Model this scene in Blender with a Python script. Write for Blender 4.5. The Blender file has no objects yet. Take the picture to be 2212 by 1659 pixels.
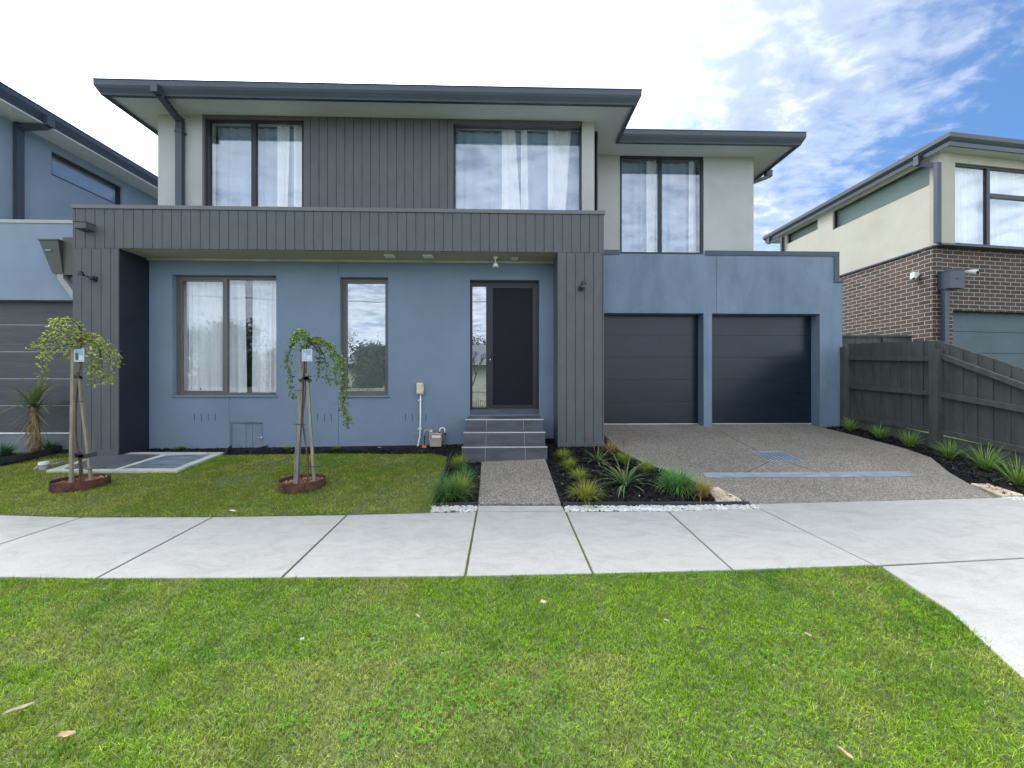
import bpy, math, random
import numpy as np
from mathutils import Vector
R = math.radians
sc = bpy.context.scene
# ------------------------------------------------------------------ camera
F, HC, PSI = 830.0, 1.16, R(1.5)
CP, SP = math.cos(PSI), math.sin(PSI)
cam_d = bpy.data.cameras.new('camera')
cam = bpy.data.objects.new('camera', cam_d)
sc.collection.objects.link(cam)
cam.location = (0, 0, HC)
cam.rotation_euler = (R(90), 0, -PSI)
cam_d.sensor_width = 36.0
cam_d.lens = F / 2212 * 36
cam_d.clip_start = 0.05
cam_d.clip_end = 2000
sc.camera = cam
# ------------------------------------------------------------------ sky and sun
SUN_EL, SUN_AZ = R(56), R(-33)          # azimuth measured from +Y towards +X
sundir = Vector((math.sin(SUN_AZ) * math.cos(SUN_EL), math.cos(SUN_AZ) * math.cos(SUN_EL), math.sin(SUN_EL)))
w = bpy.data.worlds.new('World')
sc.world = w
w.use_nodes = True
nt = w.node_tree
nt.nodes.clear()
def N(t, tree, **kw):
    n = tree.nodes.new(t)
    for k, v in kw.items():
        if k.startswith('in_'):
            n.inputs[k[3:].replace('_', ' ')].default_value = v
        else:
            setattr(n, k, v)
    return n
def mth(tree, op, a, b=None, c=None, clamp=False):
    n = tree.nodes.new('ShaderNodeMath'); n.operation = op; n.use_clamp = clamp
    for i, v in enumerate((a, b, c)):
        if v is None: continue
        if isinstance(v, (int, float)): n.inputs[i].default_value = v
        else: tree.links.new(v, n.inputs[i])
    return n.outputs[0]
def vmth(tree, op, a, b=None):
    n = tree.nodes.new('ShaderNodeVectorMath'); n.operation = op
    for i, v in enumerate((a, b)):
        if v is None: continue
        if isinstance(v, (tuple, Vector)): n.inputs[i].default_value = v
        else: tree.links.new(v, n.inputs[i])
    return n
def ramp(tree, fac, stops, interp='LINEAR'):
    n = tree.nodes.new('ShaderNodeValToRGB'); n.color_ramp.interpolation = interp
    e = n.color_ramp.elements
    while len(e) < len(stops): e.new(0.5)
    for i, (p, c) in enumerate(stops):
        e[i].position = p
        e[i].color = (c, c, c, 1) if isinstance(c, (int, float)) else (*c, 1)
    tree.links.new(fac, n.inputs[0])
    return n.outputs[0]
SKY_STRENGTH = 0.12
sky = N('ShaderNodeTexSky', nt, sky_type='NISHITA', sun_disc=False, sun_elevation=SUN_EL, sun_rotation=SUN_AZ,
        altitude=2200, air_density=0.9, dust_density=0.3, ozone_density=3.0)
tc = N('ShaderNodeTexCoord', nt)
dirv = tc.outputs['Generated']
sep = N('ShaderNodeSeparateXYZ', nt); nt.links.new(dirv, sep.inputs[0])
zz = mth(nt, 'ADD', mth(nt, 'MAXIMUM', sep.outputs[2], 0.0), 0.16)
comb = N('ShaderNodeCombineXYZ', nt)
nt.links.new(mth(nt, 'DIVIDE', sep.outputs[0], zz), comb.inputs[0])
nt.links.new(mth(nt, 'DIVIDE', sep.outputs[1], zz), comb.inputs[1])
mp = N('ShaderNodeMapping', nt); nt.links.new(comb.outputs[0], mp.inputs[0])
mp.inputs['Rotation'].default_value = (0, 0, R(32))
mp.inputs['Scale'].default_value = (1.0, 1.8, 1)
n1 = N('ShaderNodeTexNoise', nt, in_Scale=0.9, in_Detail=4.0, in_Roughness=0.55); nt.links.new(mp.outputs[0], n1.inputs['Vector'])
mp2 = N('ShaderNodeMapping', nt); nt.links.new(comb.outputs[0], mp2.inputs[0])
mp2.inputs['Rotation'].default_value = (0, 0, R(20)); mp2.inputs['Scale'].default_value = (1.0, 1.35, 1)
n2 = N('ShaderNodeTexNoise', nt, in_Scale=9.0, in_Detail=9.0, in_Roughness=0.60, in_Distortion=0.25); nt.links.new(mp2.outputs[0], n2.inputs['Vector'])
# coverage grows towards the sheet of cloud that covers the sun
axis = Vector((-0.42, 0.72, 0.55)).normalized()
cov = vmth(nt, 'DOT_PRODUCT', dirv, tuple(axis)).outputs['Value']
covr = ramp(nt, cov, [(0.0, 0.37), (0.20, 0.30), (0.31, 0.27), (0.40, 0.39), (0.50, 0.50), (0.62, 0.56), (0.72, 0.68), (0.82, 1.1)])
dens = mth(nt, 'ADD', mth(nt, 'MULTIPLY', n1.outputs[0], 0.42), mth(nt, 'MULTIPLY', n2.outputs[0], 0.58))
rear = ramp(nt, mth(nt, 'MULTIPLY_ADD', sep.outputs[1], -0.5, 0.5), [(0.48, 0.0), (0.66, 1.0)], 'EASE')   # extra bright cloud added behind the camera to light the facade
dens = mth(nt, 'ADD', dens, mth(nt, 'SUBTRACT', covr, 0.5))
dens = mth(nt, 'ADD', dens, mth(nt, 'MULTIPLY', rear, 0.26))
mask = ramp(nt, dens, [(0.31, 0.0), (0.50, 0.42), (0.64, 0.82), (0.85, 1.0)], 'EASE')
sd = vmth(nt, 'DOT_PRODUCT', dirv, tuple(sundir)).outputs['Value']
glow = mth(nt, 'POWER', mth(nt, 'MAXIMUM', sd, 0.0), 13.0)
cstr = mth(nt, 'MULTIPLY', mth(nt, 'ADD', mth(nt, 'MULTIPLY', glow, 44.0), 3.2), mth(nt, 'ADD', mth(nt, 'MULTIPLY', n2.outputs[0], 0.9), 0.62))
cstr = mth(nt, 'MULTIPLY', cstr, mth(nt, 'MULTIPLY_ADD', rear, 1.0, 1.0))
ccol = N('ShaderNodeVectorMath', nt, operation='SCALE'); ccol.inputs[0].default_value = (0.90, 0.97, 1.06)
nt.links.new(cstr, ccol.inputs['Scale'])
mix = N('ShaderNodeMix', nt, data_type='RGBA'); 
nt.links.new(mask, mix.inputs[0]); hz = N('ShaderNodeVectorMath', nt, operation='SCALE'); hz.inputs[0].default_value = (0.95, 0.98, 1.0)
nt.links.new(mth(nt, 'MULTIPLY', mth(nt, 'POWER', mth(nt, 'MAXIMUM', sd, 0.0), 4.5), 7.0), hz.inputs['Scale'])
nt.links.new(vmth(nt, 'ADD', vmth(nt, 'MULTIPLY', sky.outputs[0], (0.46, 0.62, 0.70)).outputs[0], hz.outputs[0]).outputs[0], mix.inputs[6]); nt.links.new(ccol.outputs[0], mix.inputs[7])
bg = N('ShaderNodeBackground', nt); bg.inputs[1].default_value = SKY_STRENGTH
nt.links.new(mix.outputs[2], bg.inputs[0])
wo = N('ShaderNodeOutputWorld', nt); nt.links.new(bg.outputs[0], wo.inputs[0])

sun_d = bpy.data.lights.new('sun', 'SUN')
sun_d.energy = 1.3; sun_d.angle = R(16); sun_d.color = (1.0, 0.95, 0.87)
sun = bpy.data.objects.new('sun', sun_d)
sc.collection.objects.link(sun)
sun.rotation_euler = (-sundir).to_track_quat('-Z', 'Y').to_euler()
sun.location = (-6, 10, 14)
sc.view_settings.view_transform = 'Standard'
sc.view_settings.look = 'None'
sc.view_settings.exposure = 1.45
sc.view_settings.gamma = 1.0
sc.view_settings.use_curve_mapping = False
sc.cycles.max_bounces = 8
sc.cycles.transparent_max_bounces = 24
# ------------------------------------------------------------------ measuring helpers (photo 2212 px wide -> metres at a known depth)
def PX(px, Y):
    u = (px - 1106) / F
    return Y * (u * CP + SP) / (CP - u * SP)
def PZ(px, py, Y):
    return HC - (py - 829.5) * (PX(px, Y) * SP + Y * CP) / F
def P(px, py, Y):
    return (PX(px, Y), Y, PZ(px, py, Y))
def YX(px, X):
    u = (px - 1106) / F
    return X * (CP - u * SP) / (u * CP + SP)
SL = [(-30, .060), (-4, .060), (-1.2, .068), (-.5, .082), (.3, .112), (1.2, .112), (2.2, .112), (40, .112)]
def ground(x, y):
    if y < 3.55:
        if y > 0.2: return .043 * (y - 3.55)
        return .043 * (0.2 - 3.55)
    s = SL[0][1]
    for (a, sa), (b, sb) in zip(SL, SL[1:]):
        if a <= x <= b:
            s = sa + (sb - sa) * (x - a) / (b - a); break
    return s * (min(y, 7.15) - 3.55)
def G(px, py, up=0.0):
    Y = 1.0
    while Y < 9.5:
        X = PX(px, Y)
        if PZ(px, py, Y) <= ground(X, Y) + up:
            return (X, Y, ground(X, Y))
        Y += .01
    return (PX(px, Y), Y, ground(PX(px, Y), Y))
# ------------------------------------------------------------------ object helpers
ORG = {}
def tag(o, label=None, cat=None, group=None, kind=None):
    if label: o['label'] = label
    if cat: o['category'] = cat
    if group: o['group'] = group
    if kind: o['kind'] = kind
    return o
def empty(name, loc, label, cat, group=None):
    o = bpy.data.objects.new(name, None)
    sc.collection.objects.link(o)
    o.location = loc; o.empty_display_size = .2
    ORG[o.name] = Vector(loc)
    return tag(o, label, cat, group)
def link_mesh(me, name, mat, parent, org):
    o = bpy.data.objects.new(name, me)
    sc.collection.objects.link(o)
    me.materials.append(mat)
    if parent is not None:
        o.parent = parent
        if parent.type == 'EMPTY': pass
    else:
        o.location = org
    ORG[o.name] = Vector(org)
    return o
class MB:
    def __init__(s): s.v = []; s.f = []; s.smooth = False
    def add(s, vs, fs):
        n = len(s.v)
        s.v += [tuple(p) for p in vs]
        s.f += [tuple(i + n for i in f) for f in fs]
        return s
    def box(s, x0, x1, y0, y1, z0, z1):
        return s.add([(x0,y0,z0),(x1,y0,z0),(x1,y1,z0),(x0,y1,z0),(x0,y0,z1),(x1,y0,z1),(x1,y1,z1),(x0,y1,z1)],
                     [(0,3,2,1),(4,5,6,7),(0,1,5,4),(1,2,6,5),(2,3,7,6),(3,0,4,7)])
    def mbox(s, m, u0, u1, v0, v1, w0, w1):
        p = [m(a, b, c) for c in (w0, w1) for b in (v0, v1) for a in (u0, u1)]
        return s.add(p, [(0,1,3,2),(4,6,7,5),(0,4,5,1),(2,3,7,6),(0,2,6,4),(1,5,7,3)])
    def quad(s, a, b, c, d): return s.add([a, b, c, d], [(0,1,2,3)])
    def prism(s, pts, z0, z1):
        """pts: xy outline; z0/z1 numbers or functions"""
        n = len(pts)
        f0 = z0 if callable(z0) else (lambda x, y: z0)
        f1 = z1 if callable(z1) else (lambda x, y: z1)
        vs = [(x, y, f0(x, y)) for x, y in pts] + [(x, y, f1(x, y)) for x, y in pts]
        fs = [tuple(range(n))[::-1], tuple(range(n, 2*n))] + [(i, (i+1) % n, n+(i+1) % n, n+i) for i in range(n)]
        return s.add(vs, fs)
    def tube(s, pts, r, n=8, cap=True):
        pts = [Vector(p) for p in pts]
        rs = r if isinstance(r, (list, tuple)) else [r] * len(pts)
        rings = []
        up = None
        for i, p in enumerate(pts):
            t = (pts[min(i+1, len(pts)-1)] - pts[max(i-1, 0)]).normalized()
            if up is None:
                up = Vector((0,0,1)) if abs(t.z) < .9 else Vector((1,0,0))
            a = t.cross(up).normalized(); b = a.cross(t).normalized(); up = b
            rings.append([p + (a*math.cos(2*math.pi*k/n) + b*math.sin(2*math.pi*k/n))*rs[i] for k in range(n)])
        vs = [q for ring in rings for q in ring]
        fs = []
        for i in range(len(pts)-1):
            for k in range(n):
                fs.append((i*n+k, i*n+(k+1) % n, (i+1)*n+(k+1) % n, (i+1)*n+k))
        if cap:
            fs.append(tuple(range(n))[::-1]); fs.append(tuple(range((len(pts)-1)*n, len(pts)*n)))
        return s.add(vs, fs)
    def bar(s, p, q, wd, dp, side=(1,0,0)):
        p, q = Vector(p), Vector(q)
        t = (q-p).normalized(); a = Vector(side); a = (a - t*a.dot(t)).normalized(); b = t.cross(a)
        vs = [c + a*i*wd/2 + b*j*dp/2 for c in (p, q) for i, j in ((-1,-1),(1,-1),(1,1),(-1,1))]
        return s.add(vs, [(3,2,1,0),(4,5,6,7),(0,1,5,4),(1,2,6,5),(2,3,7,6),(3,0,4,7)])
    def sphere(s, c, r, n=10, sq=(1,1,1)):
        c = Vector(c); vs = [c + Vector((0,0,r*sq[2]))]
        m = n//2
        for i in range(1, m):
            th = math.pi*i/m
            for k in range(n):
                ph = 2*math.pi*k/n
                vs.append(c + Vector((r*sq[0]*math.sin(th)*math.cos(ph), r*sq[1]*math.sin(th)*math.sin(ph), r*sq[2]*math.cos(th))))
        vs.append(c - Vector((0,0,r*sq[2])))
        fs = [(0, 1+k, 1+(k+1) % n) for k in range(n)]
        for i in range(m-2):
            for k in range(n):
                a = 1+i*n; fs.append((a+k, a+n+k, a+n+(k+1) % n, a+(k+1) % n))
        a = 1+(m-2)*n
        fs += [(a+k, len(vs)-1, a+(k+1) % n) for k in range(n)]
        return s.add(vs, fs)
    def cyl(s, c, r0, r1, h, n=24, axis='z'):
        c = Vector(c)
        d = {'z': Vector((0,0,1)), 'y': Vector((0,1,0)), 'x': Vector((1,0,0))}[axis]
        return s.tube([c, c + d*h], [r0, r1], n)
    def sweep(s, prof, path, closed_prof=True):
        """prof: list of (outward, z); path: xy points; outward = right-hand side of travel"""
        path = [Vector((p[0], p[1])) for p in path]; n = len(prof)
        rings = []
        for i, p in enumerate(path):
            d0 = (p - path[i-1]).normalized() if i else None
            d1 = (path[i+1] - p).normalized() if i < len(path)-1 else None
            nn = [Vector((d.y, -d.x)) for d in (d0, d1) if d is not None]
            if len(nn) == 2:
                m = (nn[0]+nn[1]).normalized(); m = m / max(.2, m.dot(nn[0]))
            else: m = nn[0]
            rings += [(p.x + m.x*o, p.y + m.y*o, z) for o, z in prof]
        fs = []
        for i in range(len(path)-1):
            for k in range(n if closed_prof else n-1):
                fs.append((i*n+k, i*n+(k+1) % n, (i+1)*n+(k+1) % n, (i+1)*n+k))
        if closed_prof:
            fs += [tuple(range(n)), tuple(range((len(path)-1)*n, len(path)*n))[::-1]]
        return s.add(rings, fs)
    def build(s, name, mat, parent=None, bevel=0, smooth=False, org=None, weld=False):
        if parent is not None: org = ORG[parent.name]
        elif org is None:
            a = np.array(s.v); org = (float(a[:,0].mean()), float(a[:,1].mean()), float(a[:,2].min()))
        org = Vector(org)
        me = bpy.data.meshes.new(name)
        me.from_pydata([(x-org.x, y-org.y, z-org.z) for x, y, z in s.v], [], s.f)
        if weld or bevel:
            import bmesh
            bm = bmesh.new(); bm.from_mesh(me)
            if weld: bmesh.ops.remove_doubles(bm, verts=bm.verts, dist=1e-5)
            bmesh.ops.recalc_face_normals(bm, faces=bm.faces)
            bm.to_mesh(me); bm.free()
        if smooth:
            me.polygons.foreach_set('use_smooth', [True]*len(me.polygons))
        o = link_mesh(me, name, mat, parent, org)
        if bevel:
            b = o.modifiers.new('bevel', 'BEVEL'); b.width = bevel; b.segments = 2; b.limit_method = 'ANGLE'; b.angle_limit = R(40)
        return o
def wall(mb, m, u0, u1, v0, v1, w0, w1, holes=()):
    us = sorted({u0, u1, *[h[0] for h in holes], *[h[1] for h in holes]})
    vs = sorted({v0, v1, *[h[2] for h in holes], *[h[3] for h in holes]})
    us = [u for u in us if u0 <= u <= u1]; vs = [v for v in vs if v0 <= v <= v1]
    def solid(i, j):
        if i < 0 or j < 0 or i >= len(us)-1 or j >= len(vs)-1: return False
        cu, cv = (us[i]+us[i+1])/2, (vs[j]+vs[j+1])/2
        return not any(h[0] < cu < h[1] and h[2] < cv < h[3] for h in holes)
    for i in range(len(us)-1):
        for j in range(len(vs)-1):
            if not solid(i, j): continue
            a, b, c, d = us[i], us[i+1], vs[j], vs[j+1]
            mb.quad(m(a,c,w0), m(b,c,w0), m(b,d,w0), m(a,d,w0))
            mb.quad(m(a,c,w1), m(a,d,w1), m(b,d,w1), m(b,c,w1))
            if not solid(i-1, j): mb.quad(m(a,c,w0), m(a,d,w0), m(a,d,w1), m(a,c,w1))
            if not solid(i+1, j): mb.quad(m(b,c,w0), m(b,c,w1), m(b,d,w1), m(b,d,w0))
            if not solid(i, j-1): mb.quad(m(a,c,w0), m(a,c,w1), m(b,c,w1), m(b,c,w0))
            if not solid(i, j+1): mb.quad(m(a,d,w0), m(b,d,w0), m(b,d,w1), m(a,d,w1))
    return mb
def front(Y):  return lambda u, v, w: (u, Y + w, v)
def cladding(mb, m, u0, u1, v0, v1, depth=.012, pitch=.133, groove=.009, off=0.0):
    """vertical boards with V joints, front at w=0"""
    xs = [u0]; k = u0 + off if off > 0 else u0 + pitch
    prof = [(u0, 0)]
    while k < u1 - .02:
        prof += [(k-groove/2, 0), (k-groove/4, depth), (k+groove/4, depth), (k+groove/2, 0)]
        k += pitch
    prof += [(u1, 0)]
    for (a, wa), (b, wb) in zip(prof, prof[1:]):
        mb.quad(m(a,v0,wa), m(b,v0,wb), m(b,v1,wb), m(a,v1,wa))
    d = depth + .004
    mb.quad(m(u0,v0,0), m(u0,v1,0), m(u0,v1,d), m(u0,v0,d)); mb.quad(m(u1,v0,0), m(u1,v0,d), m(u1,v1,d), m(u1,v1,0))
    mb.quad(m(u0,v0,0), m(u0,v0,d), m(u1,v0,d), m(u1,v0,0)); mb.quad(m(u0,v1,0), m(u1,v1,0), m(u1,v1,d), m(u0,v1,d))
    return mb
# ------------------------------------------------------------------ materials
MATS = {}
def mat(name, col, rough=.8, var=.06, vscale=3.0, bump=0.0, bscale=60.0, stretch=(1,1,1), metal=0.0, spec=.5, bdist=.002, col2=None, detail=6, fine=0.0, fscale=200):
    if name in MATS: return MATS[name]
    m = bpy.data.materials.new(name); m.use_nodes = True; t = m.node_tree
    b = t.nodes['Principled BSDF']
    b.inputs['Roughness'].default_value = rough; b.inputs['Metallic'].default_value = metal
    b.inputs['Specular IOR Level'].default_value = spec
    tc = N('ShaderNodeTexCoord', t); mpn = N('ShaderNodeMapping', t); t.links.new(tc.outputs['Object'], mpn.inputs[0])
    mpn.inputs['Scale'].default_value = stretch
    n = N('ShaderNodeTexNoise', t, in_Scale=vscale, in_Detail=float(detail), in_Roughness=.6); t.links.new(mpn.outputs[0], n.inputs['Vector'])
    c2 = col2 or tuple(min(1, c*(1+var*3)) for c in col)
    c1 = col if col2 else tuple(c*(1-var*3) for c in col)
    out = ramp(t, n.outputs[0], [(.32, c1), (.68, c2)])
    if fine:
        n3 = N('ShaderNodeTexNoise', t, in_Scale=float(fscale), in_Detail=3.0); t.links.new(mpn.outputs[0], n3.inputs['Vector'])
        r3 = ramp(t, n3.outputs[0], [(.3, 1-fine), (.7, 1+fine)])
        mx = N('ShaderNodeMix', t, data_type='RGBA', blend_type='MULTIPLY'); mx.inputs[0].default_value = 1
        t.links.new(out, mx.inputs[6]); t.links.new(r3, mx.inputs[7]); out = mx.outputs[2]
    t.links.new(out, b.inputs['Base Color'])
    if bump:
        n2 = N('ShaderNodeTexNoise', t, in_Scale=bscale, in_Detail=4.0); t.links.new(mpn.outputs[0], n2.inputs['Vector'])
        bp = N('ShaderNodeBump', t, in_Strength=bump, in_Distance=bdist); t.links.new(n2.outputs[0], bp.inputs['Height'])
        t.links.new(bp.outputs[0], b.inputs['Normal'])
    MATS[name] = m
    return m
M_BLUE = mat('blue_grey_render', (.160,.212,.282), .9, .03, 1.1, .8, 55, bdist=.004, fine=.07, fscale=70)
M_GARAGE_BLUE = mat('patchy_blue_render', (.150,.203,.272), .85, .06, 2.6, .8, 55, bdist=.004, fine=.06, fscale=70, stretch=(1,1,.35))
M_CREAM = mat('pale_grey_render', (.39,.395,.385), .9, .03, 1.2, .4, 180, bdist=.003, fine=.03)
M_CREAM2 = mat('cream_render', (.40,.38,.32), .9, .03, 1.2, .4, 180, bdist=.003, fine=.03)
M_GREYB = mat('pale_blue_render', (.215,.275,.355), .9, .03, 1.2, .4, 180, bdist=.003)
M_SOFFIT = mat('soffit_paint', (.50,.53,.55), .8, .02, 1.0)
M_PSOFFIT = mat('porch_soffit_paint', (.36,.34,.28), .8, .03, 1.5)
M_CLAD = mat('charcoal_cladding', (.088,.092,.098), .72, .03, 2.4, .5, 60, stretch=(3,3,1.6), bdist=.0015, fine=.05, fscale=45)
M_CLADF = M_CLAD
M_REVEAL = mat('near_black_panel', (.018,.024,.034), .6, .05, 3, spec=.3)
M_CAP = mat('grey_metal_flashing', (.11,.115,.125), .45, .03, 2.0, spec=.5)
M_GUTTER = mat('dark_blue_grey_gutter', (.036,.048,.068), .40, .03, 2.0)
M_FRAME = mat('dark_window_frame', (.022,.023,.028), .38, .03, 3, spec=.35)
M_FRAME2 = mat('bronze_grey_frame', (.11,.10,.10), .38, .03, 3)
M_GDOOR = mat('garage_door_paint', (.008,.014,.024), .27, .05, 2.0, .15, 40, stretch=(1,1,5), spec=.42)
M_GDOOR2 = mat('charcoal_garage_door', (.06,.064,.07), .6, .06, 1.5, .8, 22, stretch=(.5,.5,7), bdist=.002, fine=.15, fscale=12)
M_SCREEN = mat('security_mesh', (.006,.007,.012), .55, .05, 3, spec=.2)
M_TILE = mat('charcoal_porcelain_tile', (.068,.072,.085), .5, .10, 2.5, .3, 40, stretch=(1,1,4), fine=.08, fscale=40)
M_GROUT = mat('grey_grout', (.30,.30,.31), .8)
M_ALU = mat('brushed_aluminium', (.62,.64,.67), .35, .04, 6, metal=.6)
M_WHITE = mat('white_plastic', (.72,.72,.70), .45, .02, 5)
M_DARK = mat('black_plastic', (.018,.019,.021), .45, .03, 5)
M_ROOM = mat('room_interior', (.10,.10,.10), .9)
M_JOINT = mat('joint_sealant', (.05,.07,.10), .9)
M_STEEL = mat('galvanised_steel', (.48,.52,.56), .42, .08, 8, metal=.55)
M_BLACKEDGE = mat('black_garden_edging', (.03,.031,.035), .6)
M_RUST = mat('rusted_steel', (.085,.038,.024), .9, .2, 9, .6, 80, fine=.2, fscale=60)
M_STAKE = mat('weathered_timber_stake', (.19,.175,.145), .85, .14, 4, .7, 40, stretch=(8,8,1), fine=.1)
M_STAKE2 = mat('fresh_timber_stake', (.25,.22,.165), .8, .10, 4, .7, 40, stretch=(8,8,1), fine=.1)
M_BARK = mat('young_bark', (.14,.075,.05), .8, .18, 12, .6, 60, stretch=(3,3,1))
M_CHIP = mat('bark_chips', (.30,.155,.08), .9, .25, 30)
M_MULCH = mat('black_mulch', (.012,.012,.014), .85, .3, 22, spec=.3)
M_SOIL = mat('dark_soil', (.045,.036,.026), .95, .2, 6, 1.0, 60, bdist=.01)
M_FENCE = mat('dark_painted_timber', (.062,.068,.062), .8, .07, 3.0, .5, 40, stretch=(4,4,1.0), bdist=.002, fine=.06, fscale=30)
M_STONE = mat('sandstone_slab', (.46,.37,.27), .9, .14, 5, .9, 30, bdist=.006, fine=.1, fscale=40)
M_PEBBLE = mat('white_pebble', (.50,.49,.46), .55, .10, 9)
M_BOX = mat('beige_meter_box', (.58,.50,.38), .5, .03, 5)
M_GAS = mat('beige_gas_meter', (.40,.33,.28), .5, .04, 5)
M_BRASS = mat('brass_fitting', (.40,.27,.14), .4, .1, 8, metal=.7)
M_GREYPIPE = mat('grey_pvc', (.30,.30,.30), .55, .05, 5)
M_COVER = mat('tiled_pit_cover', (.10,.10,.115), .4, .10, 3)
M_PALECON = mat('pale_concrete_frame', (.46,.45,.41), .85, .08, 4, .4, 80, fine=.08)
M_LEAFDRY = mat('dry_leaf', (.50,.36,.20), .8, .12, 20)
M_ROOFM = mat('metal_roof_sheet', (.13,.14,.155), .45, .04, 2)
# curtain
def curtain_mat(name, alpha, col, emi=0):
    m = bpy.data.materials.new(name); m.use_nodes = True; t = m.node_tree; t.nodes.clear()
    d = N('ShaderNodeBsdfDiffuse', t); d.inputs[0].default_value = (*col, 1)
    tl = N('ShaderNodeBsdfTranslucent', t); tl.inputs[0].default_value = (*col, 1)
    tr = N('ShaderNodeBsdfTransparent', t)
    m1 = N('ShaderNodeMixShader', t); m1.inputs[0].default_value = .2
    t.links.new(d.outputs[0], m1.inputs[1]); t.links.new(tl.outputs[0], m1.inputs[2])
    m2 = N('ShaderNodeMixShader', t); m2.inputs[0].default_value = alpha
    t.links.new(tr.outputs[0], m2.inputs[1]); t.links.new(m1.outputs[0], m2.inputs[2])
    o = N('ShaderNodeOutputMaterial', t); t.links.new(m2.outputs[0], o.inputs[0])
    return m
M_SHEER = curtain_mat('sheer_curtain', .80, (.50,.63,.82))
M_DRAPE = curtain_mat('white_drape', 1.0, (.92,.93,.94))
M_BLIND = curtain_mat('pale_roller_blind', 1.0, (.42,.46,.44))
def glass_mat(name, base, tint=(.9,.93,.93), rough=0.0, wave=0.0, k=1.2):
    m = bpy.data.materials.new(name); m.use_nodes = True; t = m.node_tree; t.nodes.clear()
    g = N('ShaderNodeBsdfGlossy', t); g.inputs['Roughness'].default_value = rough; g.inputs[0].default_value = (.93,.96,1,1)
    tr = N('ShaderNodeBsdfTransparent', t); tr.inputs[0].default_value = (*tint, 1)
    lw = N('ShaderNodeLayerWeight', t); lw.inputs['Blend'].default_value = .5
    sch = mth(t, 'MULTIPLY_ADD', mth(t, 'POWER', lw.outputs['Facing'], 5.0), .94, .045)
    f = mth(t, 'ADD', mth(t, 'MULTIPLY', sch, k), base, clamp=True)
    if wave:
        tcn = N('ShaderNodeTexCoord', t); nn = N('ShaderNodeTexNoise', t, in_Scale=1.3, in_Detail=1.0); t.links.new(tcn.outputs['Object'], nn.inputs['Vector'])
        bp = N('ShaderNodeBump', t, in_Strength=wave, in_Distance=.02); t.links.new(nn.outputs[0], bp.inputs['Height'])
        t.links.new(bp.outputs[0], g.inputs['Normal'])
    mx = N('ShaderNodeMixShader', t); t.links.new(f, mx.inputs[0]); t.links.new(tr.outputs[0], mx.inputs[1]); t.links.new(g.outputs[0], mx.inputs[2])
    o = N('ShaderNodeOutputMaterial', t); t.links.new(mx.outputs[0], o.inputs[0])
    return m
M_GLASS = glass_mat('window_glass', .03, tint=(.98,.99,1), wave=.10)
M_GLASSMID = glass_mat('blind_window_glass', .18, wave=.10)
M_GLASSUP = glass_mat('upstairs_window_glass', .05, tint=(.97,.98,1), wave=.08)
M_GLASSHIGH = glass_mat('high_window_glass', .0, tint=(.85,.9,.88), rough=.35, k=.35)
def attr_mat(name, rough=.7, trans=.32, spec=.12):
    m = bpy.data.materials.new(name); m.use_nodes = True; t = m.node_tree
    b = t.nodes['Principled BSDF']; b.inputs['Roughness'].default_value = rough; b.inputs['Specular IOR Level'].default_value = spec
    a = N('ShaderNodeAttribute', t, attribute_name='Col')
    t.links.new(a.outputs[0], b.inputs['Base Color'])
    tl = N('ShaderNodeBsdfTranslucent', t); t.links.new(a.outputs[0], tl.inputs[0])
    mx = N('ShaderNodeMixShader', t); mx.inputs[0].default_value = trans
    t.links.new(b.outputs[0], mx.inputs[1]); t.links.new(tl.outputs[0], mx.inputs[2])
    t.links.new(mx.outputs[0], t.nodes['Material Output'].inputs[0])
    return m
M_FOL = attr_mat('foliage')
M_CHIPS = attr_mat('loose_chips', .85, 0, .25)
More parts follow.
